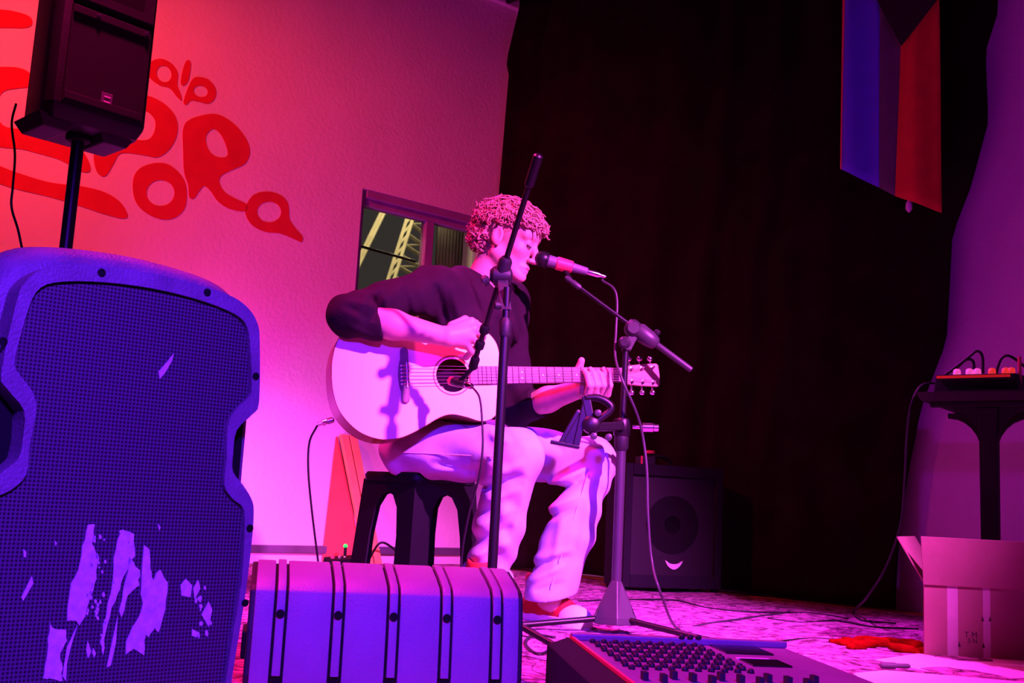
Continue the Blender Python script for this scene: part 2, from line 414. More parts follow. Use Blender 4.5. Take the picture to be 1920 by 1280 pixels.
# ================================================================== THE SETTING
WA = math.radians(51.5)
T = np.array([math.sin(WA), math.cos(WA), 0]); Nn = np.array([T[1], -T[0], 0]); Z = np.array([0, 0, 1.])
K = np.array([-.08, 6.37, 0]); H = 3.47          # far corner of the room, ceiling height
def wl(a, z, d=0.): return K+T*a+Nn*d+Z*z         # on the left wall: a (negative = towards us), height, proud of the wall
BA = math.radians(42.5); NB = np.array([math.cos(BA), -math.sin(BA), 0]); TB = np.array([math.sin(BA), math.cos(BA), 0])   # the far corner is a little obtuse
def wb(s, z, d=0.): return K+NB*s-TB*d+Z*z         # on the back wall
def lbox(a0, a1, z0, z1, d0, d1): return hexa([wl(a0,z0,d0), wl(a1,z0,d0), wl(a1,z0,d1), wl(a0,z0,d1), wl(a0,z1,d0), wl(a1,z1,d0), wl(a1,z1,d1), wl(a0,z1,d1)])
def bbox_(s0, s1, z0, z1, d0, d1): return hexa([wb(s0,z0,d0), wb(s1,z0,d0), wb(s1,z0,d1), wb(s0,z0,d1), wb(s0,z1,d0), wb(s1,z1,d0), wb(s1,z1,d1), wb(s0,z1,d1)])
def lw_px(px, py, d=0.):
    q = pl(px, py, K+Nn*d, Nn)-K; return np.array([q@T, q[2]])
LEN_L, LEN_B = 8.2, 9.0
wa0, wa1, wz0, wz1 = -1.012, -.13, 1.16, 2.04     # window opening
left = part('wall_left', join(lbox(-LEN_L-1.2, wa0, -.02, H, -.25, 0), lbox(wa1, .25, -.02, H, -.25, 0),
            lbox(wa0, wa1, -.02, wz0, -.25, 0), lbox(wa0, wa1, wz1, H, -.25, 0)), 'wall'); props(left, kind='structure')
back = part('wall_back', bbox_(0, LEN_B, -.02, H, -.2, 0), 'wall'); props(back, kind='structure')
wr = part('wall_right', hexa([wb(-2,-.02,LEN_L), wb(LEN_B,-.02,LEN_L), wb(LEN_B,-.02,LEN_L+.2), wb(-2,-.02,LEN_L+.2), wb(-2,H,LEN_L), wb(LEN_B,H,LEN_L), wb(LEN_B,H,LEN_L+.2), wb(-2,H,LEN_L+.2)]), 'dark'); props(wr, kind='structure')
wf = part('wall_front', hexa([wb(LEN_B,-.02,-.2), wb(LEN_B+.2,-.02,-.2), wb(LEN_B+.2,-.02,LEN_L), wb(LEN_B,-.02,LEN_L), wb(LEN_B,H,-.2), wb(LEN_B+.2,H,-.2), wb(LEN_B+.2,H,LEN_L), wb(LEN_B,H,LEN_L)]), 'dark'); props(wf, kind='structure')
plan = [wl(-LEN_L-1.3, 0, -.26), wl(.25, 0, -.26), wb(LEN_B+.2, 0, -.25), wb(LEN_B+.2, 0, LEN_L+.25), wb(-2.1, 0, LEN_L+.25)]
def slab(z0, z1): return [p+Z*z0 for p in plan]+[p+Z*z1 for p in plan], [(4, 3, 2, 1, 0), (5, 6, 7, 8, 9)]+[(i, (i+1) % 5, 5+(i+1) % 5, 5+i) for i in range(5)]
ce = part('ceiling', slab(H, H+.15), 'ceil'); props(ce, kind='structure')
floor = part('floor', slab(-.12, -.03), 'plank'); props(floor, kind='structure')
# floor boards run along the left wall
pb = mesh('plank', *box((0, 0, 0), (LEN_L+1.2, .118, .022))); pb.materials.append(M['plank'])
RL = np.stack([T, np.cross(Z, T), Z], 1)
for i in range(60):
    inst('plank', pb, floor, wl(-LEN_L/2+.45, -.0195, .062+.12*i), RL)
# baseboard: dark conduit along the wall
bb = part('baseboard_left', lbox(-LEN_L, 0, .045, .085, 0, .03), 'conduit', bevel=.006); props(bb, kind='structure')
# ceiling trim strip where wall and ceiling meet
tr = part('trim_1', lbox(-LEN_L, 0, H-.05, H, 0, .04), 'wall', bevel=.008); props(tr, kind='structure')

# painted lettering on the left wall (traced, flat paint on the plaster)
def px2(L, s=2.667, ox=0, oy=0): return [(x/s+ox, y/s+oy) for x, y in L]
def ellp(cx, cy, rx, ry, rot=0, n=9):
    r = math.radians(rot); return [(cx+rx*math.cos(q)*math.cos(r)-ry*math.sin(q)*math.sin(r), cy+rx*math.cos(q)*math.sin(r)+ry*math.sin(q)*math.cos(r)) for q in [2*math.pi*i/n for i in range(n)]]
letters = [
 [[(735,330),(765,302),(810,295),(860,320),(888,365),(886,425),(902,468),(908,503),(885,485),(848,442),(800,428),(757,398),(735,365)], ellp(820,370,36,42,-25)],
 [[(937,300),(953,312),(950,360),(937,412),(915,428),(903,412),(912,355),(925,315)]],
 [[(985,385),(1040,397),(1076,440),(1076,488),(1042,518),(990,508),(955,503),(930,525),(917,508),(935,450),(958,402)], ellp(1003,457,36,28,15)],
 [[(1050,570),(1120,585),(1190,640),(1238,710),(1248,770),(1222,820),(1155,852),(1105,880),(1097,915),(1125,962),(1180,995),(1232,1022),(1226,1056),(1150,1045),(1090,1008),(1052,955),(1022,930),(1000,950),(968,993),(945,982),(940,925),(920,860),(915,750),(915,645),(950,597)], [(1065,645),(1102,672),(1130,730),(1137,775),(1110,788),(1066,775),(1036,735),(1030,680)]],
 [[(770,816),(840,822),(900,870),(930,930),(930,1020),(900,1072),(840,1098),(770,1085),(700,1040),(667,975),(667,890),(702,840)], ellp(802,965,70,65)],
 [[(1330,958),(1400,975),(1440,1020),(1447,1095),(1480,1145),(1512,1183),(1508,1210),(1470,1195),(1400,1167),(1330,1160),(1265,1130),(1230,1080),(1230,1030),(1265,977)], ellp(1345,1060,60,52)],
 [[(700,470),(770,490),(835,530),(880,590),(886,665),(852,740),(792,785),(720,776),(640,765),(595,772),(567,820),(537,870),(510,882),(480,850),(468,780),(485,690),(500,580),(560,490),(630,462)], [(690,545),(745,565),(775,605),(772,655),(745,695),(690,700),(620,680),(590,630),(620,570)]],
 [[(-420,90),(-200,45),(0,48),(90,62),(150,85),(160,120),(125,140),(0,140),(-200,150),(-400,190)]],
 [[(-420,420),(-200,345),(0,335),(95,340),(150,370),(150,430),(90,442),(30,452),(0,478),(-25,540),(0,610),(50,640),(200,650),(330,680),(400,740),(440,800),(452,850),(430,862),(385,848),(300,800),(200,770),(100,745),(0,735),(-90,700),(-130,600),(-110,500),(-160,480),(-400,540)]],
 [[(-420,640),(-200,740),(0,830),(100,868),(250,912),(400,930),(520,960),(600,1010),(638,1075),(612,1092),(520,1070),(400,1030),(250,985),(100,950),(0,920),(-200,850),(-420,760)]],
]
for L in letters:
    loops = [[tuple(lw_px(*p)) for p in [(q[0], q[1]) for q in catmull([(x, y, 0) for x, y in px2(l)], 5, True)]] for l in L]
    part('painted_letter', fill2d(loops, K, T, Z, Nn, 0.0, .0025), 'paint_red', left)

# window 1
win = part('window_1', join(lbox(wa0, wa0+.035, wz0, wz1, -.10, -.03), lbox(wa1-.035, wa1, wz0, wz1, -.10, -.03),
        lbox(wa0+.035, wa1-.035, wz1-.085, wz1, -.10, -.03), lbox(wa0+.035, wa1-.035, wz0, wz0+.05, -.10, -.03)), 'frame', bevel=.004); props(win, kind='structure')
mu = -.515
part('mullion', lbox(mu-.035, mu+.02, wz0+.05, wz1-.085, -.095, -.035), 'frame', win, bevel=.004)
part('window_head', lbox(wa0+.035, wa1-.035, wz1-.045, wz1-.0, -.03, -.005), 'frame', win, bevel=.004)
part('pane', lbox(wa0+.035, mu-.035, wz0+.05, wz1-.085, -.072, -.068), 'glass', win)
# reeded right pane
part('pane', lbox(mu+.02, wa1-.035, wz0+.05, wz1-.085, -.072, -.068), 'glass', win)
corr = None
na = 150; Vp = []; Fp = []
for i in range(na+1):
    a = -.265+.9*i/na; dd = -.35+.008*math.cos(i*math.pi*.5)
    Vp += [wl(a, 0, dd), wl(a, 3.2, dd), wl(a, 0, dd-.006), wl(a, 3.2, dd-.006)]
for i in range(na):
    b0 = i*4; Fp += [(b0, b0+4, b0+5, b0+1), (b0+2, b0+3, b0+7, b0+6), (b0, b0+2, b0+6, b0+4), (b0+1, b0+5, b0+7, b0+3)]
props(part('corrugated_fence', (Vp, Fp), 'corr', loc=wl(.1, 0, -.35), smooth=True), 'grey corrugated metal sheet outside, seen through the right window pane', 'metal sheet')
for z in (wz1-.30, wz1-.56, wz1-.80):
    part('security_bar', tube([wl(wa0+.01, z+.02, -.17), wl(mu-.01, z-.005, -.17)], .008, 8), 'metal_dark', win)
for s_ in (left, ): pass
# lattice tower outside, seen through the left pane
def outp(px, py, Y=9.2): return at(px, py, Y)
tw = thing('lattice_mast', 'yellowish lattice mast lit outside beyond the window pane', 'mast', outp(745, 640)*[1,1,0])
ch = [[outp(772,380), outp(716,560)], [outp(783,380), outp(728,560)], [outp(806,380,9.6), outp(776,560,9.6)]]
def ground(c): return c[1]+(c[1]-c[0])*(c[1][2]/(c[0][2]-c[1][2]))
for c in ch: part('chord', rod(c[0], ground(c), .017, 8), 'lattice', tw)
for i in range(9):
    t0 = i/9; t1 = (i+1)/9
    A0 = ch[1][0]*(1-t0)+ch[1][1]*t0; B1 = ch[2][0]*(1-t1)+ch[2][1]*t1
    part('brace', rod(A0, B1, .018, 6), 'lattice', tw)
    if i % 2 == 0:
        B0 = ch[2][0]*(1-t0)+ch[2][1]*t0; part('brace', rod(A0, B0, .012, 6), 'lattice', tw)
    A1 = ch[0][0]*(1-t1)+ch[0][1]*t1; part('brace', rod(A0, A1, .011, 6), 'lattice', tw)
tw2 = thing('lattice_boom', 'thin twin-tube lattice boom outside, left of the mast in the window', 'boom', outp(690, 640)*[1,1,0])
c1 = [outp(728,370), outp(665,500)]; c2 = [outp(734,371), outp(671,501)]
part('chord', rod(c1[0], ground(c1), .016, 8), 'lattice', tw2); part('chord', rod(c2[0], ground(c2), .016, 8), 'lattice', tw2)
for i in range(6):
    t0 = (i+.2)/6; t1 = (i+.6)/6
    part('brace', rod(c1[0]*(1-t0)+c1[1]*t0, c2[0]*(1-t1)+c2[1]*t1, .012, 6), 'lattice', tw2)
lo_ = bpy.data.lights.new('yard_lamp', 'POINT'); lo_.energy = 170; lo_.color = (1, .82, .45); lo_.shadow_soft_size = .2
lo = bpy.data.objects.new('yard_lamp', lo_); COL.objects.link(lo); lo.location = tuple(wl(-.95, 3.1, -1.3))
l2_ = bpy.data.lights.new('mast_fill_light', 'POINT'); l2_.energy = 45; l2_.color = (1, .82, .45); l2_.shadow_soft_size = .15  # unseen fill light added to brighten the mast braces
l2 = bpy.data.objects.new('mast_fill_light', l2_); COL.objects.link(l2); l2.location = tuple(at(840, 250, 8.4))

# curtain on the back wall
def bw_px(px, py, d):
    q = pl(px, py, K-TB*d, TB)-K; return q@NB, q[2]
CD = .11
rp = sorted([bw_px(*p, CD) for p in [(1878,-60),(1875,30),(1852,100),(1856,230),(1822,350),(1786,440),(1779,560),(1774,640),(1728,760),(1705,880),(1690,990),(1684,1120)]], key=lambda q: q[1])
lp = sorted([bw_px(*p, CD) for p in [(983,15),(955,122),(961,132),(934,372),(925,560),(915,900),(905,1040)]], key=lambda q: q[1])
rz, rs = [q[1] for q in rp], [q[0] for q in rp]; lz, ls = [q[1] for q in lp], [q[0] for q in lp]
NU, NZ = 220, 50; Vc = []; Fc = []
for j in range(NZ+1):
    z = .004+(H-.06-.004)*j/NZ; s0 = np.interp(z, lz, ls); s1 = np.interp(z, rz, rs)
    for i in range(NU+1):
        u = i/NU; s = s0+(s1-s0)*u
        amp = .018+.012*math.sin(5*u+1.)
        d = CD+amp*1.7*math.sin(2*math.pi*(6.5*u+.55*math.sin(9*u+1)+.12*math.sin(1.3*z+3*u)))+.007*math.sin(2*math.pi*(15*u+.4*math.sin(11*u))+.8*z)+.01*math.sin(1.9*z+9*u)
        Vc.append(wb(s, z, d))
for j in range(NZ):
    for i in range(NU): a = j*(NU+1)+i; Fc.append((a, a+1, a+NU+2, a+NU+1))
cur = part('curtain', (Vc, Fc), 'curtain', smooth=True, loc=wb(1.5, 0, CD))
props(cur, 'long black stage curtain hanging in folds behind the performer', 'curtain')
sm = cur.modifiers.new('thick', 'SOLIDIFY'); sm.thickness = .004
rail = thing('curtain_rail', 'dark rail under the ceiling that carries the black curtain', 'rail', wb(1.5, H-.03, CD))
part('rail_tube', rod(wb(-.02, H-.03, CD), wb(LEN_B*.45, H-.03, CD), .016), 'metal_dark', rail)
for s in (.3, 1.6, 2.9, 3.8): part('bracket', rod(wb(s, H-.03, CD), wb(s, H-.03, .0), .010, 8), 'metal_dark', rail)
# round ceiling lamp by the far corner
q = pl(1035, 0, (0, 0, H), Z); 
lampc = V3([q[0]+.02, q[1]-.0, H])
cl = thing('ceiling_lamp', 'round unlit brownish ceiling lamp in front of the curtain top', 'lamp', lampc)
part('lamp_base', lathe(lampc, -Z, [(0, .07), (.03, .07), (.032, .01)]), 'ceil', cl, autosmooth=40)
part('lamp_shade', lathe(lampc-Z*.03, -Z, [(0, .12), (.015, .17), (.035, .185), (.06, .16), (.075, .10), (.082, .02)], 28), 'wood_dark', cl, autosmooth=60)

# flag hanging before the curtain
FD = .27
def fpt(px, py, d=FD): s, z = bw_px(px, py, d); return s, z
top_s = [1583, 1590, 1646, 1690, 1758]; bot = [(1577, 318), (1580, 319), (1646, 350), (1679, 368), (1762, 397)]
fl_o = thing('flag', 'striped flag of blue, dark and red bands hanging over the black curtain', 'flag', wb(fpt(1670, 395)[0], fpt(1670, 395)[1], FD))
nb = 26
for c, (nm, mt_) in enumerate([('edge_stripe', 'f_pink'), ('blue_stripe', 'f_blue'), ('dark_stripe', 'f_green'), ('red_stripe', 'f_red')]):
    Vf = []; Ff = []; nk = 8
    for j in range(nb+1):
        v = j/nb
        for i in range(nk+1):
            u = i/nk
            pt = V3([top_s[c]*(1-u)+top_s[c+1]*u, -190]); pb_ = V3(bot[c])*(1-u)+V3(bot[c+1])*u
            p = pt*(1-v)+pb_*v; p[0] += 5*math.sin(v*3.0)*(1-v)
            xx = (p[0]-1577)/185
            s, z = fpt(*p); Vf.append(wb(s, z, FD+.018*math.sin(xx*9+v*1.5)+.01*math.sin(xx*19+1-v*2)))
    for j in range(nb):
        for i in range(nk): a = j*(nk+1)+i; Ff.append((a, a+1, a+nk+2, a+nk+1))
    o = part(nm, (Vf, Ff), mt_, fl_o, smooth=True); md = o.modifiers.new('thick', 'SOLIDIFY'); md.thickness = .003
tri = [fpt(*p, FD+.035) for p in [(1644, 0), (1690, 86), (1757, 0), (1760, -150), (1640, -150)]]
part('black_chevron', extrude_poly([(s, z) for s, z in tri], K, NB, Z, -TB, FD+.033, FD+.036), 'f_black', fl_o)
s, z = fpt(1706, 388); part('cord_toggle', lathe(wb(s, z+.03, FD+.01), -Z, [(0, .004), (.015, .012), (.04, .014), (.055, .005)], 10), 'white', fl_o, autosmooth=60)

# rug covering the stage
rc = [wl(-6.0, -.001, .10), wl(-.20, -.001, .10), wb(5.6, -.001, .30), wl(-6.0, -.001, 5.6)]
rgp = [(-6.0, .16), (-.25, .16), (-.25, 5.6), (-6.0, 5.6)]
NX = 90
Vr = []; Fr = []
for i in range(NX+1):
    for j in range(NX+1):
        d = .17+5.4*j/NX; a = -6.0+(5.70+.15*d)*i/NX
        e = .012*math.sin(9*d+4*a)*(1 if i == NX else 0)
        Vr.append(wl(a+e, -.002+.003*math.sin(13*a+5*d)*math.sin(8*d-3*a), d))
for i in range(NX):
    for j in range(NX): k = i*(NX+1)+j; Fr.append((k, k+1, k+NX+2, k+NX+1))
rug = part('rug', (Vr, Fr), 'rug', smooth=True, loc=wl(-3, 0, 3)); props(rug, 'large pale woven rug with dark pattern lines covering the stage floor', 'rug')
sm = rug.modifiers.new('thick', 'SOLIDIFY'); sm.thickness = .006

# ================================================================== FOREGROUND LOUDSPEAKER (scuffed)
th = math.radians(44); sw = np.array([math.cos(th), math.sin(th), 0]); sn = np.array([math.sin(th), -math.cos(th), 0])
sc0 = at(268, 700, 1.32); sc0 = sc0*[1, 1, 0]
def sp_px(px, py, d=0.):
    q = pl(px, py, sc0+sn*d, sn)-sc0; return q@sw, q[2]
spk = thing('stage_loudspeaker', 'big moulded loudspeaker with paint-flaked grille standing in the left foreground', 'loudspeaker', sc0)
bez = [sp_px(*p) for p in [(377,535),(436,556),(466,578),(482,604),(487,637),(486,752),(474,776),(444,806),(437,852),(437,884),(455,908),(471,934),(476,958),(472,1017),(459,1122),(435,1270)]]
gri = [sp_px(*p) for p in [(361,558),(426,581),(459,604),(469,643),(472,725),(466,745),(440,771),(427,801),(425,860),(421,909),(437,935),(456,952),(459,991),(453,1090),(437,1188),(423,1280)]]
bw = max(p[0] for p in bez)
zb_top = sp_px(284, 512)[1]; zg_top = sp_px(284, 540)[1]
def sym(half, ztop, zbot, rb):
    h = [(0.0, ztop)]+list(half)+[(half[-1][0]-.004, zbot+rb), (half[-1][0]-.02, zbot+.004), (half[-1][0]-.06, zbot)]
    full = h+[(-x, z) for x, z in h[::-1] if x > 1e-6]
    return [(p[0], p[1]) for p in catmull([(x, z, 0) for x, z in full], 3, True)]
bezL = sym(bez, zb_top, .035, .04); griL = sym(gri, zg_top, .055, .04)
outl = [p for i, p in enumerate(bez) if i not in (6, 7, 8, 9, 10)]
cabL = sym(outl, zb_top, .03, .04)
def grow(L, g, c=(0, .33)):
    out = []; n = len(L)
    for i in range(n):
        a = V3(L[i-1]); b = V3(L[(i+1) % n]); t = b-a; t = t/max(np.linalg.norm(t), 1e-6); nn = V3([-t[1], t[0]])
        if nn@(V3(L[i])-V3(c)) < 0: nn = -nn
        out.append(V3(L[i])+nn*g)
    return out
def sec(L, d): return [sc0+sw*p[0]+Z*max(p[1], .002)+sn*d for p in L]
part('bezel', fill2d([bezL, griL], sc0, sw, Z, sn, -.04, .0), 'spk', spk, bevel=.003)
body = loft([sec(grow(cabL, -.004), -.045), sec([(p[0], p[1]+.004) for p in grow(cabL, .012)], -.05), sec([(p[0], p[1]+.010) for p in grow(cabL, .021)], -.075), sec([(p[0], p[1]+.014) for p in grow(cabL, .022)], -.11), sec([(p[0]*.86, .02+p[1]*.96) for p in cabL], -.26), sec([(p[0]*.55, .06+p[1]*.86) for p in cabL], -.37)])
part('cabinet', body, 'spk', spk, autosmooth=50)
g = part('grille', extrude_poly(grow(griL, -.0015), sc0, sw, Z, sn, -.018, -.006), 'spk_grille', spk); uv_planar(g, sc0, sw, Z)
for sgn in (-1, 1):
    hp = [bez[i] for i in (5, 6, 7, 8, 9, 10, 11)]
    L = [(sgn*x, z) for x, z in hp]+[(sgn*(hp[-1][0]), hp[-1][1]), (sgn*(hp[0][0]+.0), hp[0][1])]
    part('handle_shade', extrude_poly(L, sc0, sw, Z, sn, -.044, -.036), 'plastic_dk', spk)  # near-black sheet that gives the handle pocket its shade
    part('handle_bar', tube([sc0+sw*sgn*(hp[2][0]+.014)+Z*hp[1][1]+sn*-.05, sc0+sw*sgn*(hp[2][0]+.018)+Z*hp[5][1]+sn*-.05], .008, 8), 'plastic_dk', spk)
for p in [(190,511),(388,548),(479,705),(5,640),(468,990),(459,1130)]:
    x, z = sp_px(*p); c = sc0+sw*x+Z*z+sn*.0005
    part('screw', lathe(c, sn, [(0, .005), (.001, .005), (.0012, .0035), (-.001, .003)], 12), 'plastic_dk', spk)
fx = lambda L, s=3.048, oy=860: [(x/s, oy+y/s) for x, y in L]
flakes = [fx(l) for l in [
 [(505,380),(540,370),(525,480),(560,560),(545,680),(520,780),(480,900),(450,950),(430,925),(385,920),(395,740),(440,640),(470,500)],
 [(700,400),(760,430),(765,560),(720,640),(680,740),(640,850),(600,980),(590,1120),(570,1050),(600,900),(640,700),(660,500)],
 [(740,560),(795,640),(790,720),(730,780),(690,900),(680,860),(720,680)],
 [(825,490),(850,520),(855,620),(870,700),(910,635),(955,700),(940,860),(900,990),(880,960),(850,1020),(830,1000),(820,1120),(760,1080),(720,1110),(720,1050),(780,920),(820,820),(800,740)],
 [(1060,685),(1095,720),(1085,790),(1035,780),(1030,720)], [(1130,690),(1142,740),(1110,800),(1103,740)], [(1190,815),(1210,860),(1190,960),(1150,890)],
 [(280,930),(310,975),(370,980),(380,1040),(345,1110),(350,1200),(360,1270),(300,1260),(245,1250),(260,1150),(275,1030)],
 [(440,950),(400,1080),(380,1170),(375,1270),(355,1240),(380,1080)], [(670,900),(660,1050),(630,1180),(608,1190),(640,1040)],
 [(180,670),(188,710),(130,810),(120,790)], [(1095,970),(1130,990),(1120,1020),(1095,1010)], [(500,1040),(518,1100),(500,1140),(490,1090)], [(130,515),(148,530),(145,562),(135,560)], [(900,370),(915,390),(908,410)], [(530,1080),(546,1110),(535,1135),(524,1110)], [(310,465),(322,480),(316,498)]]]
flakes.append(fx([(990,680),(980,720),(940,790),(910,825),(905,780),(950,730)], 3.048, 440))
for i in range(46):   # small speckle flakes along the scraped streaks
    x0 = random.choice([(540,430),(560,560),(560,700),(520,850),(560,900),(690,500),(650,650),(1150,760),(1160,900)]); x0 = (x0[0]+random.uniform(-45,45), x0[1]+random.uniform(-110,110)); r = random.uniform(5, 13)
    flakes.append(fx([(x0[0]+r*random.uniform(.5,1)*math.cos(q), x0[1]+1.7*r*random.uniform(.5,1.1)*math.sin(q)) for q in [i_*1.2566 for i_ in range(5)]]))
for L in flakes:
    P2 = [sp_px(*p, -.006) for p in L]; big = len(L) > 6
    P3 = []
    for i in range(len(P2)):
        a = V3(P2[i]); b = V3(P2[(i+1) % len(P2)]); k = 3 if big else 1
        for j in range(k):
            q = a+(b-a)*j/k
            if big: q = q+np.random.uniform(-.0013, .0013, 2)
            P3.append(q)
    part('paint_flake', fill2d([P3], sc0, sw, Z, sn, -.0062, -.0045), 'flake', spk)

# ================================================================== LOUDSPEAKER ON A POLE
th2 = math.radians(47); pw = np.array([math.cos(th2), math.sin(th2), 0]); pn = np.array([math.sin(th2), -math.cos(th2), 0])
pc = at(195, 245, 2.85)
zbt = pc[2]
def pp_px(px, py, d=0.):
    q = pl(px, py, pc+pn*d, pn)-pc; return q@pw, q[2]
hw = max(abs(pp_px(272, 258)[0]), abs(pp_px(97, 215)[0]))+.005
xl = pp_px(97, 215)[0]; xr = pp_px(268, 262)[0]; xm = (xl+xr)/2; hw = (xr-xl)/2
pc = pc+pw*xm; PH = .62
pbase = pc-pn*.12; 
ps = thing('pole_loudspeaker', 'black loudspeaker with square badge mounted on a pole before the red lettering', 'loudspeaker', (pbase[0], pbase[1], zbt))
def psec(z, c=.04, ch=.0):
    o = V3([pc[0], pc[1], 0])+Z*z
    L = [(-hw, 0), (hw, 0), (hw+.012, -.03), (hw+.012, -.06), (hw-.03, -.26), (-hw+.03, -.26), (-hw-.012, -.06), (-hw-.012, -.03)]
    return [o+pw*(x*(1-ch))+pn*(y if ch == 0 else y*(1-ch)-.02) for x, y in L]
z0 = zbt+.005
part('cabinet', loft([psec(z0, ch=.10), psec(z0+.035), psec(z0+PH-.04), psec(z0+PH, ch=.1)]), 'plastic', ps, bevel=.006, autosmooth=35)
po = V3([pc[0], pc[1], 0])
gz0 = z0+.045
g = part('grille', extrude_poly([(-hw+.02, gz0), (hw-.012, gz0), (hw-.012, gz0+.275), (-hw+.02, gz0+.275)], po, pw, Z, pn, .0, .008), 'grille_dk', ps); uv_planar(g, po, pw, Z)
for zz in (gz0+.004, gz0+.25):
    part('grille_bar', extrude_poly([(-hw+.022, zz), (hw-.02, zz), (hw-.02, zz+.022), (-hw+.022, zz+.022)], po, pw, Z, pn, .008, .014), 'plastic', ps, bevel=.002)
for x in (-hw+.09, hw-.03): part('bar_screw', lathe(po+pw*x+Z*(gz0+.261)+pn*.014, pn, [(0, .006), (.003, .005), (.004, .001)], 10), 'chrome', ps)
bx, bz = pp_px(187, 185); bx -= xm
bd = part('badge', extrude_poly([(bx-.017, bz+zbt*0+pc[2]*0-.02+0, ), (bx+.017, bz-.02), (bx+.017, bz+.02), (bx-.017, bz+.02)] if False else [(bx-.016, zbt+bz-.019), (bx+.016, zbt+bz-.019), (bx+.016, zbt+bz+.019), (bx-.016, zbt+bz+.019)], po, pw, Z, pn, .008, .011), 'conduit', ps, bevel=.002, label='small square maker badge on the grille')
for a in (-.007, .0, .007): part('badge_mark', extrude_poly([(bx-.009, zbt+bz+a-.002), (bx+.009, zbt+bz+a-.002), (bx+.009, zbt+bz+a+.002), (bx-.009, zbt+bz+a+.002)], po, pw, Z, pn, .011, .012), 'white' if a else 'ink', bd)
# horn mouth above the grille
hz = gz0+.295
part('horn_rim', fill2d([[(-hw+.02, hz), (hw-.012, hz), (hw-.012, hz+.18), (-hw+.02, hz+.18)], [(-hw+.05, hz+.025), (hw-.04, hz+.025), (hw-.04, hz+.15), (-hw+.05, hz+.15)]], po, pw, Z, pn, .0, .014), 'plastic', ps, bevel=.004)
part('horn_throat', loft([[po+pw*x+Z*(hz+y)+pn*.004 for x, y in [(-hw+.05,.025),(hw-.04,.025),(hw-.04,.15),(-hw+.05,.15)]], [po+pw*x+Z*(hz+y)+pn*.002 for x, y in [(-.02,.05),(.02,.05),(.02,.08),(-.02,.08)]]]), 'plastic_dk', ps)
for x in (-hw*.75, hw*.55):
    c0 = po+pw*x+Z*(z0+.012)
    part('foot', loft([[c0+pw*a*.055+pn*(-.03+b) for a, b in [(-1,.0),(1,.0),(1,-.17),(-1,-.17)]], [c0+pw*a*.035+pn*(-.03+b)-Z*.035 for a, b in [(-1,-.015),(1,-.015),(1,-.15),(-1,-.15)]]]), 'plastic', ps, bevel=.005)
part('pole_socket', lathe(pbase*[1,1,0]+Z*(z0+.02), -Z, [(0, .034), (.035, .034), (.04, .026)], 16), 'plastic_dk', ps)
pst = thing('speaker_pole_stand', 'black tripod pole stand carrying the loudspeaker at upper left', 'speaker stand', pbase*[1,1,0])
pb0 = pbase*[1,1,0]
part('pole', rod(pb0+Z*.55, pb0+Z*(z0-.015), .0175, 16), 'pole', pst, autosmooth=40)
part('lower_tube', rod(pb0+Z*.12, pb0+Z*.7, .021, 16), 'pole', pst, autosmooth=40)
part('collar', lathe(pb0+Z*.66, Z, [(0, .03), (.05, .03), (.06, .024)], 16), 'plastic', pst, autosmooth=40)
for k in range(3):
    q = math.radians(20+120*k); d = V3([math.cos(q), math.sin(q), 0])
    lg = part('leg', rod(pb0+Z*.62+d*.025, pb0+Z*.014+d*.42, .012, 10), 'pole', pst); part('rubber_foot', lathe(pb0+Z*.002+d*.425, Z, [(0, .016), (.03, .014)], 10), 'plastic_dk', lg)
    part('brace', rod(pb0+Z*.18, pb0+Z*.27+d*.25, .007, 8), 'pole', pst)
cb = catmull([at(30, 195, 2.98), at(22, 232, 2.95), at(28, 290, 2.93), at(24, 350, 2.92), at(22, 390, 2.92), at(38, 450, 2.9), at(60, 600, 2.9), fl(90, 1110)+Z*.01, fl(200, 1130)+Z*.006], 8)
props(part('speaker_cable', tube(cb, .0035, 8), 'cable', smooth=True, loc=fl(90, 1110)), 'thin black cable dangling from the pole loudspeaker at the left edge', 'cable')

# ================================================================== WEDGE MONITOR
wz = .195
wL = fl(480, 1100, wz); wR = fl(973, 1116, wz); wx = nrm((wR-wL)*[1,1,0]); wy = np.cross(Z, wx); WW = np.linalg.norm((wR-wL)[:2]); w0 = wL*[1,1,0]
wdg = thing('wedge_monitor', 'grey ribbed stage monitor wedge on the floor in the front centre', 'monitor wedge', w0+wx*WW/2+wy*.15)
prof = [(-.012, .0), (-.016, .04), (-.008, .12), (.0, wz-.03), (.004, wz-.008), (.014, wz+.002), (.06, wz+.016), (.13, wz+.033), (.155, wz+.033), (.18, wz+.02), (.40, .02), (.40, .0)]
def shell(x0, x1, off, i0=0, i1=None, inset=0.0):
    P = prof[i0:i1]; secs = []
    for X in (x0, x1):
        o = w0+wx*X; n = len(P)
        out = []; inn = []
        for i, (y, z) in enumerate(P):
            a = V3(P[max(i-1, 0)]); b = V3(P[min(i+1, n-1)]); t = nrm(b-a); nn = V3([-t[1], t[0]])
            out.append(o+wy*(y+nn[0]*off)+Z*max(z+nn[1]*off, .001)); inn.append(o+wy*(y-nn[0]*.004)+Z*max(z-nn[1]*.004, .001))
        secs.append(out+inn[::-1])
    return loft(secs)
wo = lambda X, L: [w0+wx*X+wy*y+Z*z for y, z in L]
part('core', loft([wo(.006, prof), wo(WW-.006, prof)]), 'plastic_dk', wdg, bevel=.003)  # near-black colour puts shade into the grooves between panels
ribx = [(x-480)/493*WW for x in (527, 631, 733, 833, 930)]
edges = [0]+ribx+[WW]; hwid = .0125
for i in range(6):
    a = edges[i]+(hwid if i else 0); b = edges[i+1]-(hwid if i < 5 else 0)
    part('back_panel', shell(a, b, .007, 0, 9), 'wedge', wdg, bevel=.003, autosmooth=45)
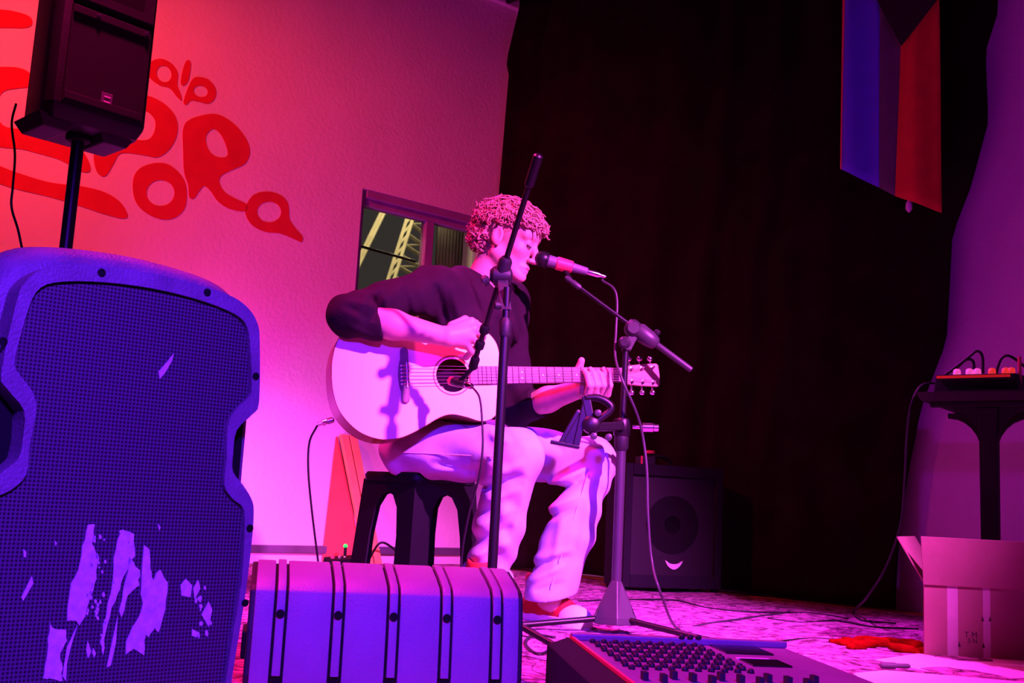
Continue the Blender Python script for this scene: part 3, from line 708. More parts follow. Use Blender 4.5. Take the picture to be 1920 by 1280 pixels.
for rx in ribx:
    r_ = part('rib', shell(rx-.0078, rx+.0078, .009, 1, 9), 'wedge', wdg, bevel=.002, autosmooth=45)
    part('dark_bolt_disc', lathe(w0+wx*rx+wy*(-.0145)+Z*(wz-.045), -wy, [(0, .008), (.003, .008), (.0031, .006)], 12), 'plastic_dk', r_)  # dark disc stands for the shade inside the bolt hole
for X in (0.0, WW):
    part('end_cheek', loft([wo(X-.010, [(y*1.02, z*1.01) for y, z in prof]), wo(X+.010, [(y*1.02, z*1.01) for y, z in prof])]), 'plastic', wdg, bevel=.004)
part('carry_handle', box(w0+wx*(-.012)+wy*.06+Z*.09, (.012, .11, .05), np.stack([wx, wy, Z], 1)), 'plastic_dk', wdg, bevel=.004)
g = part('grille', extrude_poly([(.185, wz+.018), (.395, .024), (.402, .03), (.19, wz+.026)], w0, wy, Z, wx, .02, WW-.02), 'grille_dk', wdg)

# ================================================================== MIXING DESK (bottom centre)
mz = .125
mA = fl(1068, 1197, mz); mB = fl(1395, 1184, mz); mC = fl(1222, 1281, mz)
my = nrm((mC-mA)*[1,1,0]+nrm((fl(1580,1280,mz)-fl(1400,1190,mz))*[1,1,0])*np.linalg.norm(mC-mA)); mx_ = np.cross(Z, -my)*-1; mx_ = np.cross(my, Z)*-1
if mx_@(mB-mA) < 0: mx_ = -mx_
MW = (mB-mA)@mx_; m0 = mA*[1,1,0]; ML = .62; slope = .03
dsk = thing('mixing_desk', 'flat mixing desk with rows of small knobs right of the ribbed wedge', 'mixing desk', m0+mx_*MW/2+my*.3)
def mp(x, y, z): return m0+mx_*x+my*y+Z*(mz-y*slope/.62*0+z)
part('case', hexa([mp(0,0,-mz), mp(MW,0,-mz), mp(MW,ML,-mz), mp(0,ML,-mz), mp(0,0,0), mp(MW,0,0), mp(MW,ML,-.0), mp(0,ML,-.0)]), 'mixer', dsk, bevel=.004)
part('side_cheek', hexa([mp(-.042,-.005,-mz), mp(-.001,-.005,-mz), mp(-.001,ML,-mz), mp(-.042,ML,-mz), mp(-.042,-.005,-.012), mp(-.001,-.005,.003), mp(-.001,ML,.003), mp(-.042,ML,-.012)]), 'plastic_dk', dsk, bevel=.003)
part('red_lit_edge', box(mp(.002, ML/2, .004), (.005, ML, .006), np.stack([mx_, my, Z], 1)), 'red_and_lit', dsk)  # red strip stands for the red light along this edge
part('rear_ledge', box(mp(MW/2, .012, .006), (MW, .022, .012), np.stack([mx_, my, Z], 1)), 'mixer', dsk, bevel=.003)
kv = lathe((0, 0, 0), Z, [(0, .0058), (.003, .0055), (.006, .0045), (.007, .003)], 10); kme = mesh('knob', *kv, smooth=True); kme.materials.append(M['plastic'])
for j in range(12):
    for i in range(10):
        inst('knob', kme, dsk, mp(.035+i*.0215+(j % 2)*.004, .045+j*.027, .0))
for i in range(3): inst('knob', kme, dsk, mp(.21+.016*i, .024, .012))
for (x0, x1, y0, y1) in [(.262, .35, .03, .13), (.262, .33, .20, .27)]:
    part('display', hexa([mp(x0,y0,0), mp(x1,y0,0), mp(x1,y1,0), mp(x0,y1,0), mp(x0,y0,.003), mp(x1,y0,.003), mp(x1,y1,.003), mp(x0,y1,.003)]), 'screen', dsk)
    part('label_strip', hexa([mp(x0,y0-.02,0), mp(x1-.01,y0-.02,0), mp(x1-.01,y0-.01,0), mp(x0,y0-.01,0), mp(x0,y0-.02,.002), mp(x1-.01,y0-.02,.002), mp(x1-.01,y0-.01,.002), mp(x0,y0-.01,.002)]), 'white', dsk)
fme = mesh('fader', *box((0, 0, .006), (.008, .018, .012))); fme.materials.append(M['plastic'])
for i in range(12): inst('fader', fme, dsk, mp(.035+i*.0245, .44+.02*math.sin(i*2.1), .0), np.stack([mx_, my, Z], 1))

# ================================================================== GUITAR
def A(px, py, d): return at(px, py, d*1.03)
ga, gi = math.radians(18), math.radians(5)
gx = np.array([math.cos(ga)*math.cos(gi), math.sin(ga)*math.cos(gi), math.sin(gi)])
gn = nrm(np.array([math.sin(ga), -math.cos(ga), 0])*math.cos(math.radians(5))+Z*math.sin(math.radians(5)))
gn = nrm(gn-gx*(gn@gx)); gy = np.cross(gn, gx)
if gy[2] < 0: gy = -gy
g0 = at(622, 704, 3.02)
def G(x, y, z=0.): return g0+gx*x+gy*y+gn*z
gt = thing('acoustic_guitar', 'pale-topped acoustic guitar held across the lap of the seated man', 'guitar', G(.25, -.19, -.05))
ctrl = [(0, 0), (.004, .05), (.022, .105), (.07, .158), (.13, .183), (.19, .181), (.25, .157), (.31, .124), (.35, .115), (.395, .124), (.435, .136), (.472, .128), (.497, .096), (.505, .05), (.506, 0)]
cur_ = [(p[0], p[1]) for p in catmull([(x, y, 0) for x, y in ctrl], 5)]
outline = cur_+[(x, -y) for x, y in cur_[::-1][1:-1]]
GD = .108
holec = (.356, 0.0); hole = [(holec[0]+.05*math.cos(q), .05*math.sin(q)) for q in [2*math.pi*i/36 for i in range(36)]]
part('soundboard', fill2d([outline, hole], g0, gx, gy, gn, -.003, 0.), 'spruce', gt)
n_ = len(outline)
sideV = [G(x, y, -.003) for x, y in outline]+[G(x, y, -GD) for x, y in outline]+[G(x*.985+.004, y*.96, -GD+.004) for x, y in outline]+[G(x*.985+.004, y*.96, -.004) for x, y in outline]
sideF = []
for a_, b_ in ((0, 1), (1, 2), (2, 3), (3, 0)):
    for i in range(n_): j = (i+1) % n_; sideF.append((a_*n_+i, a_*n_+j, b_*n_+j, b_*n_+i))
part('sides', (sideV, sideF), 'mahog', gt, autosmooth=40)
part('back', fill2d([outline], g0, gx, gy, gn, -GD-.002, -GD+.002), 'mahog', gt)
part('binding', (lambda o: tube([G(x, y, -.0015) for x, y in o+[o[0]]], .0018, 6))(outline), 'mahog', gt, smooth=True)
def ring(r0, r1, n=48): return [[(holec[0]+r*math.cos(q), r*math.sin(q)) for q in [2*math.pi*i/n for i in range(n)]] for r in (r1, r0)]
part('rosette', fill2d(ring(.056, .060), g0, gx, gy, gn, 0., .0006), 'mahog', gt)
br = [(-.016, .0), (-.013, .03), (-.008, .05), (-.006, .078), (.014, .078), (.016, .04), (.017, 0)]
brl = [(p[0]+.207, p[1]) for p in catmull([(x, y, 0) for x, y in br], 3)]; brl = brl+[(x, -y) for x, y in brl[::-1][1:-1]]
brg = part('bridge', extrude_poly(brl, g0, gx, gy, gn, 0, .009), 'rosewood', gt, bevel=.002)
RG = np.stack([gx, gy, gn], 1)
part('saddle', box(G(.216, 0, .0105), (.003, .074, .006), RG), 'bone', brg)
pin = mesh('bridge_pin', *lathe((0, 0, 0), Z, [(0, .003), (.003, .0028), (.005, .001)], 8), smooth=True); pin.materials.append(M['bone'])
for i in range(6): inst('bridge_pin', pin, brg, G(.2, -.027+.0108*i, .009), RG)
# neck, fingerboard
nutx, fbx = .905, .408
def hwk(x): return .0275-(x-fbx)/(nutx-fbx)*.0055
def ns(x, dep): return [G(x, y, z) for y, z in [(hwk(x), .001), (hwk(x)*.98, -dep*.35), (hwk(x)*.75, -dep*.75), (hwk(x)*.3, -dep), (-hwk(x)*.3, -dep), (-hwk(x)*.75, -dep*.75), (-hwk(x)*.98, -dep*.35), (-hwk(x), .001)]]
nk = part('neck', loft([ns(.50, .05), ns(.515, .045), ns(.545, .022), ns(.7, .0205), ns(.89, .019), ns(.905, .017)]), 'mahog', gt, autosmooth=60)
fb = part('fretboard', hexa([G(fbx, -hwk(fbx), 0), G(nutx, -hwk(nutx), 0), G(nutx, hwk(nutx), 0), G(fbx, hwk(fbx), 0), G(fbx, -hwk(fbx), .006), G(nutx, -hwk(nutx), .006), G(nutx, hwk(nutx), .006), G(fbx, hwk(fbx), .006)]), 'fbd', gt, bevel=.001)
SCL = nutx-.216
fr = [nutx-SCL*(1-2**(-k/12)) for k in range(1, 21)]
for x in fr:
    if x > fbx: part('fret', tube([G(x, -hwk(x), .0065), G(x, hwk(x), .0065)], .0013, 6), 'chrome', fb)
for k in (3, 5, 7, 9, 15): part('inlay_dot', lathe(G((fr[k-1]+fr[k-2])/2, 0, .006), gn, [(0, .003), (.0005, .003)], 10), 'bone', fb)
for y in (.009, -.009): part('inlay_dot', lathe(G((fr[11]+fr[10])/2, y, .006), gn, [(0, .003), (.0005, .003)], 10), 'bone', fb)
part('nut', box(G(nutx+.002, 0, .003), (.005, .045, .012), RG), 'bone', gt)
hd = [(nutx, .0215), (nutx+.02, .030), (nutx+.06, .034), (nutx+.118, .037), (nutx+.124, .031), (nutx+.126, 0), (nutx+.124, -.031), (nutx+.118, -.037), (nutx+.06, -.034), (nutx+.02, -.030), (nutx, -.0215)]
hs = part('headstock', extrude_poly(hd, g0, gx, gy, gn, -.014, .001), 'head', gt, bevel=.002)
posts = []
for sgn in (1, -1):
    for k in range(3):
        x = nutx+.03+k*.036; y = sgn*(.020+.0015*k); posts.append((x, y))
        part('tuner_post', lathe(G(x, y, .001), gn, [(0, .0065), (.002, .0065), (.0022, .0035), (.014, .0032), (.015, .002)], 12), 'chrome', hs, smooth=False)
        kb = G(x, sgn*.045, -.010)
        part('tuner_shaft', rod(G(x, sgn*.030, -.010), kb, .0025, 8), 'chrome', hs)
        part('tuner_button', lathe(kb, gy*sgn, [(0, .003), (.003, .0075), (.010, .009), (.015, .007), (.017, .002)], 12), 'chrome', hs, smooth=True)
for i in range(6):
    y0 = -.027+.0108*i; y1 = -.018+.0072*i; po_ = posts[2-i+3 if i < 3 else i-3] if False else posts[(3+i) if i < 3 else (5-i)]
    part('string', tube([G(.200, y0, .011), G(.216, y0, .0145), G(nutx, y1, .0105), G(po_[0], po_[1], .008)], .0006+.00012*(5-i)*.5, 5), 'chrome', gt)
jk = thing('guitar_plug_cable', 'dark cable with shiny plug hanging from the butt of the guitar', 'cable', fl(598, 1150))
e0 = G(.012, -.118, -.055); e1 = at(604, 793, 3.06)
part('plug', lathe(e0, e1-e0, [(0, .005), (.004, .0085), (.02, .0085), (.021, .0065), (.026, .0065), (.027, .0085), (.034, .0085), (.035, .006), (.05, .005)], 12), 'chrome', jk, autosmooth=30)
d_ = nrm(e1-e0)
part('lead', tube(catmull([e0+d_*.045, at(592, 803, 3.06), at(580, 830, 3.07), at(578, 880, 3.08), at(584, 950, 3.1), at(595, 1040, 3.14), at(606, 1120, 3.2), fl(640, 1150)+Z*.006, fl(760, 1140)+Z*.006], 8), .0032, 8), 'cable', jk, smooth=True)

# ================================================================== STOOL
sc_ = V3([-.272, 3.46, 0]); hh = .445
st = thing('plastic_stool', 'black plastic stool with arched sides under the seated man', 'stool', sc_)
dirs = [V3([0, -1, 0]), V3([1, 0, 0]), V3([0, 1, 0]), V3([-1, 0, 0])]      # corners: towards us, right, away, left
def crn(i, z, o=0.): r = (.178+(.218-.178)*(hh-z)/hh)-o; return sc_+dirs[i % 4]*r+Z*z
for i in range(4):
    LWd = .25
    def sp_(u, z, o=0.): return crn(i, z, o)*(1-u)+crn(i+1, z, o)*u
    Pn = [(0, .0), (LWd, .0), (LWd+.01, .25), (LWd+.05, .335), (.39, .372), (.5, .382), (.61, .372), (1-LWd-.05, .335), (1-LWd-.01, .25), (1-LWd, 0), (1, 0), (1, hh-.025), (0, hh-.025)]
    # the two halves of the side join over the arch
    Vv = [sp_(u, z) for u, z in Pn]+[sp_(u, z, .006) for u, z in Pn]; n = len(Pn)
    Fq = [(i_, (i_+1) % n, n+(i_+1) % n, n+i_) for i_ in range(n)]
    for o_, rev in ((0, 1), (n, 0)):
        q = [(0, 1, 2, 12), (2, 3, 12), (3, 4, 12), (4, 5, 11, 12), (5, 6, 11), (6, 7, 11), (7, 8, 11), (8, 9, 10, 11)]
        Fq += [tuple(k+o_ for k in (f[::-1] if rev else f)) for f in q]
    part('side_panel', (Vv, Fq), 'stool', st, autosmooth=30)
def rsq(r, z, n=6):
    out = []
    for i in range(4):
        a, b, c = dirs[i-1]*r, dirs[i]*r, dirs[(i+1) % 4]*r
        p = b+(a-b)*.16; q = b+(c-b)*.16
        for k in range(n+1): t = k/n; out.append(sc_+Z*z+(1-t)**2*p+2*t*(1-t)*b+t*t*q)
    return out
part('seat', loft([rsq(.168, hh-.035), rsq(.19, hh-.03), rsq(.193, hh-.012), rsq(.185, hh-.002), rsq(.15, hh-.004), rsq(.05, hh-.008)]), 'stool', st, autosmooth=50)

# ================================================================== SEATED MAN
hipR, hipL = A(772, 836, 3.26), A(880, 830, 3.48)
kneR, kneL = A(968, 852, 3.04), A(1112, 864, 3.34)
ankR, ankL = A(912, 1085, 3.17), A(1028, 1122, 3.28)
pelv = A(815, 815, 3.38); waist = A(838, 735, 3.35); chest = A(880, 615, 3.28); nckb = A(897, 535, 3.25)
shR, shL = A(812, 543, 3.13), A(952, 565, 3.40)
elR, wrR = A(655, 590, 2.93), A(836, 631, 2.945)
elL, wrL = A(968, 768, 3.36), A(1103, 724, 3.205)
man = thing('person', 'man in dark long-sleeved shirt and pale jeans seated, playing guitar and singing', 'person', sc_*[1,1,0]+[.05,-.05,.0])
hc = A(957, 449, 3.22)
yw, pt_ = math.radians(20), math.radians(17)
hf = np.array([math.cos(yw)*math.cos(pt_), -math.sin(yw)*math.cos(pt_), -math.sin(pt_)]); hl = nrm(np.cross(Z, hf)); hu = np.cross(hf, hl)
HR = np.stack([hf, hl, hu], 1)
def Hd(f, l, u): return hc+hf*f+hl*l+hu*u
allp = np.array([hipR, hipL, kneR, kneL, ankR, ankL, elR, wrR, A(915, 600, 2.9), A(1180, 690, 3.1), A(960, 360, 3.2), fl(975, 1150), fl(1100, 1180)])
S = SDF(allp.min(0)-[.10, .12, .02], allp.max(0)+[.08, .16, .05], .0032)
# torso and limbs under the clothes
fc = nrm(hipL-hipR)
TR = frame3(fc)
S.ell(pelv, (.15, .11, .11), TR, .05); S.cone(pelv, waist, .11, .10, .06); S.cone(waist, chest, .105, .115, .06)
S.cone(chest+(shR-chest)*.35, chest+(shL-chest)*.35, .085, .085, .06)
S.cone(shR, shL, .05, .05, .05)
for hp, kn, an in ((hipR, kneR, ankR), (hipL, kneL, ankL)): S.cone(hp, kn, .075, .05, .04); S.cone(kn, kn*.4+an*.6, .048, .045, .03); S.cone(kn*.4+an*.6, an, .045, .033, .02)
S.cone(ankL, fl(1070, 1172)+Z*.03, .03, .025, .02); S.cone(ankR, ankR+[-.02, -.1, -.07], .03, .022, .02)
S.cone(shR, elR, .048, .038, .04); S.cone(elR, elR*.55+wrR*.45, .040, .041, .02); S.cone(elR*.55+wrR*.45, wrR, .041, .027, .02)
S.cone(shL, elL, .046, .038, .04); S.cone(elL, elL*.55+wrL*.45, .039, .039, .02); S.cone(elL*.55+wrL*.45, wrL, .039, .026, .02)
S.cone(nckb-Z*.02, Hd(-.03, 0, -.06), .058, .052, .03)
# head
S.ell(Hd(-.014, 0, .034), (.094, .073, .078), HR, .02)
S.ell(Hd(.026, 0, -.03), (.056, .055, .080), HR, .03)
for s in (-1, 1):
    S.cone(Hd(-.012, s*.052, -.055), Hd(.060, s*.018, -.100), .016, .014, .03)
    S.ell(Hd(.054, s*.036, -.026), (.020, .020, .016), HR, .025)
    S.cone(Hd(.078, s*.012, .022), Hd(.068, s*.048, .018), .010, .008, .014)
S.ell(Hd(.074, 0, -.106), (.018, .020, .016), HR, .02)
S.ell(Hd(.050, 0, .040), (.036, .056, .036), HR, .03)
for s in (-1, 1):
    S.ell(Hd(.092, s*.031, .001), (.014, .016, .011), HR, .012, 'sub'); S.ell(Hd(.072, s*.031, -.001), (.0135, .0145, .0125), HR, .004)
    S.cone(Hd(.084, s*.022, -.006), Hd(.078, s*.042, -.006), .0022, .002, .002)
S.chain([Hd(.080, 0, .012), Hd(.094, 0, -.018), Hd(.106, 0, -.046)], [.009, .0095, .0110], .010)
for s in (-1, 1): S.ell(Hd(.093, s*.011, -.049), (.011, .009, .008), HR, .006)
for s in (-1, 1): S.ell(Hd(.097, s*.009, -.0575), (.006, .0045, .0035), HR, .002, 'sub')
S.ell(Hd(.072, 0, -.074), (.018, .024, .015), HR, .014)
S.cone(Hd(.086, -.013, -.0725), Hd(.086, .013, -.0725), .0055, .0055, .006); S.cone(Hd(.083, -.011, -.085), Hd(.083, .011, -.085), .0062, .0062, .006)
S.cone(Hd(.090, -.026, -.0795), Hd(.090, .026, -.0795), .0028, .0028, .003, 'sub')
for s in (-1, 1):
    eR = HR@np.array(Matrix.Rotation(math.radians(-12), 3, 'Y'))
    S.ell(Hd(-.014, s*.078, -.008), (.021, .008, .033), eR, .004); S.ell(Hd(-.010, s*.086, -.003), (.012, .006, .020), eR, .004, 'sub'); S.cone(Hd(-.010, s*.076, -.034), Hd(-.004, s*.075, -.036), .007, .006, .004)
# right hand, closed over the strings with a pick
kn = [A(884, 602, 2.965), A(889, 616, 2.955), A(884, 631, 2.955), A(874, 643, 2.965)]
for k_ in kn: S.cone(wrR+(k_-wrR)*.15, k_, .022, .0125, .014)
mid = [A(904, 614, 2.985), A(906, 631, 2.98), A(898, 648, 2.98), A(884, 659, 2.985)]
tip = [A(899, 632, 3.02), A(898, 648, 3.015), A(888, 662, 3.01), A(874, 670, 3.01)]
en = [A(886, 640, 3.035), A(886, 654, 3.03), A(876, 664, 3.025), A(862, 668, 3.02)]
for i in range(4): S.chain([kn[i], mid[i], tip[i], en[i]], [.0115, .0098, .009, .0078], .003)
S.chain([A(848, 612, 2.965), A(872, 599, 2.985), A(892, 606, 3.01), A(899, 624, 3.03)], [.016, .0115, .0105, .0085], .006)
# left hand around the neck
def NP(x, y, z): return G(x, y, z)
hx = .80
pal = NP(hx+.005, -.045, -.040)
S.cone(wrL, pal, .026, .026, .02); S.cone(pal, NP(hx+.028, -.042, -.032), .024, .018, .02)
for i, dx in enumerate((.058, .037, .014, -.008)):
    x = hx+dx-.014; yy = (.016, .008, .016, .012)[i]
    S.chain([NP(x+.002, -.050, -.030), NP(x+.004, -.060, -.002), NP(x+.002, -.036, .026), NP(x-.004, -.008+yy*.5, .025), NP(x-.008, yy, .0145)], [.0135, .0118, .0112, .0100, .0085], .0025)
S.chain([pal+gx*-.012+gy*.012, NP(hx-.022, -.010, -.038), NP(hx-.030, .022, -.028), NP(hx-.026, .048, -.010)], [.020, .0140, .0130, .0105], .008)
fast_part('body', S.mesh(2), 'skin', man)
del S

# shirt
S = SDF(np.minimum.reduce([elR, hipR, elL])-[.12, .18, .06], np.maximum.reduce([A(1060, 760, 3.2), shL, nckb])+[.12, .16, .10], .0042)
S.ell(pelv+Z*.035, (.168, .135, .10), TR, .06); S.cone(pelv+Z*.06, waist, .132, .128, .06); S.cone(waist, chest, .13, .142, .06)
S.cone(chest+(shR-chest)*.4, chest+(shL-chest)*.4, .10, .10, .07)
S.cone(shR, nckb+(shR-nckb)*.35, .066, .062, .05); S.cone(shL, nckb+(shL-nckb)*.35, .064, .062, .05)
S.cone(nckb-Z*.03, nckb+nrm(Hd(-.03, 0, -.06)-nckb)*.020, .080, .066, .03)
slR = elR+nrm(wrR-elR)*.095; slL = elL+nrm(wrL-elL)*.085
S.cone(shR, elR, .068, .062, .04); S.cone(elR, slR, .062, .055, .02, flat=nrm(wrR-elR)*.95+V3([0, 0, .30]))
S.cone(shL, elL, .064, .056, .04); S.cone(elL, slL, .056, .050, .02, flat=wrL-elL)
# folds
for p, q, w_, am in [((690,545,3.0),(668,605,2.92),.012,.006),((712,545,3.0),(700,605,2.92),.010,-.006),((735,535,3.05),(748,600,2.98),.014,.007),((757,535,3.05),(772,610,3.0),.011,-.008),((785,525,3.05),(812,615,3.05),.014,.007),((815,530,3.08),(842,625,3.08),.012,-.008),((845,530,3.09),(872,640,3.1),.014,.006),((770,590,3.0),(832,660,3.08),.014,-.008),((868,500,3.15),(905,600,3.12),.010,-.007),((650,610,2.87),(705,636,2.87),.010,.004),((640,570,2.88),(700,600,2.88),.010,-.005),((655,560,2.88),(715,580,2.9),.010,.005),((900,600,3.1),(925,690,3.12),.014,.006),((930,590,3.13),(955,680,3.17),.012,-.006),((962,590,3.2),(975,680,3.2),.010,.006),((990,740,3.3),(1030,790,3.25),.012,.005),((1005,735,3.3),(1040,780,3.25),.010,-.005)]:
    S.fold(A(*p), A(*q), w_, am*1.5)
sl, X, Y, Zg = S._win(S.lo, S.lo+S.h*S.n)
S.a += (.0035*np.sin(34*X+26*Zg+4*np.sin(9*Y+7*Zg))*np.sin(17*Y-11*X+3*np.sin(13*Zg))+.002*np.sin(80*X+35*Zg+3*np.sin(21*Y))).astype(np.float32)
# neck opening
S.ell(nckb+hf*.035+Z*.060, (.105, .066, .066), frame3(hf*[1,1,.0]-Z*.45), .008, 'sub'); S.cone(nckb+Z*.05, nckb+Z*.14, .07, .09, .01, 'sub')
S.mesh_ = S.mesh(2); fast_part('shirt', S.mesh_, 'shirt', man); del S

# jeans
hemR = ankR; dR = nrm(ankR-kneR); dL = nrm(ankL-kneL)
S = SDF(np.minimum.reduce([hipR, kneR, ankR, ankL])-[.16, .16, .06], np.maximum.reduce([hipL, kneL])+[.12, .18, .16], .0042)
S.ell(pelv-Z*.01, (.175, .145, .105), TR, .05)
S.cone(hipR-Z*.01, kneR, .097, .077, .05); S.cone(hipL-Z*.01, kneL, .095, .076, .05)
S.cone(kneR, kneR*.45+ankR*.55, .073, .070, .03); S.cone(kneR*.45+ankR*.55, ankR+dR*.01, .070, .066, .03, flat=dR)
S.cone(kneL, kneL*.45+ankL*.55, .073, .075, .03); S.cone(kneL*.45+ankL*.55, ankL-dL*.006, .073, .078, .03, flat=V3([.20, .10, -.97]))
# knee bend and hem folds
for p, q, w_, am in [((890,905,3.0),(985,868,2.97),.013,.008),((888,925,3.0),(985,888,2.97),.011,-.009),((888,950,3.02),(980,915,2.97),.013,.007),((880,885,3.03),(940,850,2.98),.012,-.006),((1000,920,3.27),(1100,880,3.25),.013,.010),((1003,938,3.28),(1100,900,3.25),.010,-.012),((1010,958,3.28),(1095,925,3.25),.012,.010),((1015,978,3.28),(1085,950,3.25),.011,-.008),((1075,905,3.2),(1110,880,3.2),.010,-.008),((975,1095,3.22),(1060,1060,3.2),.012,.009),((980,1075,3.22),(1070,1040,3.2),.011,-.009),((985,1050,3.23),(1080,1030,3.22),.013,.008),((1000,1110,3.2),(1060,1090,3.2),.009,-.007),((870,1000,3.1),(970,950,3.05),.014,.007),((870,1022,3.1),(965,985,3.05),.012,-.008),((868,1050,3.1),(960,1015,3.05),.013,.008),((790,890,3.12),(900,868,3.08),.014,.006),((800,865,3.12),(905,885,3.08),.012,-.005),((915,810,3.0),(960,830,3.0),.012,.005),((1020,812,3.3),(1060,850,3.3),.012,-.006),((1055,960,3.25),(1035,1080,3.25),.014,.006),((1095,940,3.25),(1065,1080,3.25),.014,-.005),((990,900,3.0),(950,1050,3.05),.016,.006),((935,930,3.0),(915,1050,3.08),.014,-.006)]:
    S.fold(A(*p), A(*q), w_, am*1.5)
sl, X, Y, Zg = S._win(S.lo, S.lo+S.h*S.n)
S.a += (.0045*np.sin(30*X+44*Zg+3*np.sin(8*Y+9*X))*np.sin(15*X-19*Zg+2*np.sin(10*Y))+.002*np.sin(70*Zg+25*X+3*np.sin(17*X))).astype(np.float32)
sb, X, Y, Zg = S._win(S.lo, [9, 9, hh]); 
inseat = (np.abs(X-sc_[0])+np.abs(Y-sc_[1])) < .20
S.a[sb] = np.where(inseat, np.maximum(S.a[sb], hh-.001-Zg), S.a[sb])
jn = fast_part('jeans', S.mesh(2), 'jeans', man); del S
# rolled cuff, seams
cf = ankR+dR*.0; u1 = nrm(np.cross(dR, (0, 1, 0))); u2 = np.cross(dR, u1)
part('rolled_cuff', loft([[cf+dR*t+(u1*math.cos(q)+u2*math.sin(q))*(r+.004*math.sin(3*q)) for q in [2*math.pi*i/28 for i in range(28)]] for t, r in [(-.035, .070), (-.03, .077), (-.004, .079), (.012, .074), (.012, .06)]]), 'jeans', jn, smooth=True)
def seam(p, q, r0, r1, side):
    d = nrm(q-p); s = nrm(side-d*(side@d)); return [p+(q-p)*t+s*(r0+(r1-r0)*t)*1.03 for t in np.linspace(.12, .95, 14)]
part('side_seam', tube(seam(hipR-Z*.01, kneR, .097, .077, V3([-.25, -1, -.15])), .0016, 5), 'thread', jn)
part('side_seam', tube(seam(kneL, ankL, .073, .077, V3([-.1, -1, .0])), .0016, 5), 'thread', jn)

# shoes: red canvas high-tops with white rubber
def shoe(heel, toe, lift=0.):
    ax = nrm((toe-heel)*[1, 1, 0]); sd = np.cross(Z, ax); L = .285; h0 = heel*[1, 1, 0]
    tilt = math.radians(lift); axt = ax*math.cos(tilt)-Z*math.sin(tilt); upt = Z*math.cos(tilt)+ax*math.sin(tilt)
    piv = h0+ax*L*.72+Z*.0
    def q(x, y, z): return piv+axt*(x-L*.72)+sd*y+upt*z
    hw_ = [(0, .012), (.012, .026), (.05, .032), (.11, .033), (.17, .042), (.215, .046), (.25, .040), (.274, .026), (.285, .010)]
    Lp = [(p[0], p[1]) for p in catmull([(x, y, 0) for x, y in hw_], 3)]; Lp = Lp+[(x, -y) for x, y in Lp[::-1]]
    so = thing('tmp', None, None, man.location) if False else None
    s_ = SDF(np.minimum(q(0, 0, 0), q(L, 0, 0))-[.07, .07, .01], np.maximum(q(0, 0, .17), q(L, 0, .17))+[.07, .07, .04], .0036)
    s_.chain([q(.035, 0, .045), q(.10, 0, .05), q(.17, 0, .045), q(.225, 0, .035)], [.034, .036, .036, .030], .02)
    s_.cone(q(.045, 0, .05), q(.05, 0, .135), .034, .037, .03); s_.cone(q(.10, 0, .06), q(.06, 0, .12), .034, .034, .03)
    s_.ell(q(.05, 0, .165), (.036, .036, .03), None, .01, 'sub')
    up_ = fast_part('shoe', s_.mesh(2), 'red_canvas', man, label='red canvas high-top shoe with white rubber toe')
    part('sole', loft([[q(x, y*1.04, .0) for x, y in Lp], [q(x*1.005, y*1.09, .012) for x, y in Lp], [q(x, y*1.05, .027) for x, y in Lp], [q(x, y*.9, .028) for x, y in Lp]]), 'rubber', up_, autosmooth=50)
    s_ = SDF(q(.235, 0, .03)-.09, q(.235, 0, .03)+.09, .003); s_.ell(q(.222, 0, .022), (.066, .047, .046), np.stack([axt, sd, upt], 1), 0); s_.cut(q(.190, 0, .03), -axt, .088); s_.cut(q(.235, 0, .006), -upt, .088)
    fast_part('toe_cap', s_.mesh(2), 'rubber', up_)
    for k in range(5):
        x = .115+.018*k; zz = .092-.0085*k*1.3
        part('lace', tube([q(x-.004, -.024, zz-.006), q(x, 0, zz+.004), q(x+.004, .024, zz-.006)], .003, 6), 'rubber', up_, smooth=True)
    for k in range(3): part('eyelet', lathe(q(.045+.03*k, -.0355, .055), -sd, [(0, .005), (.002, .005), (.0022, .003)], 10), 'chrome', up_)
shoe(fl(985, 1160), fl(1098, 1180))
shoe(ankR*[1, 1, 0]+V3([.0, .05, 0]), ankR*[1, 1, 0]+V3([-.04, -.2, 0]), 24)

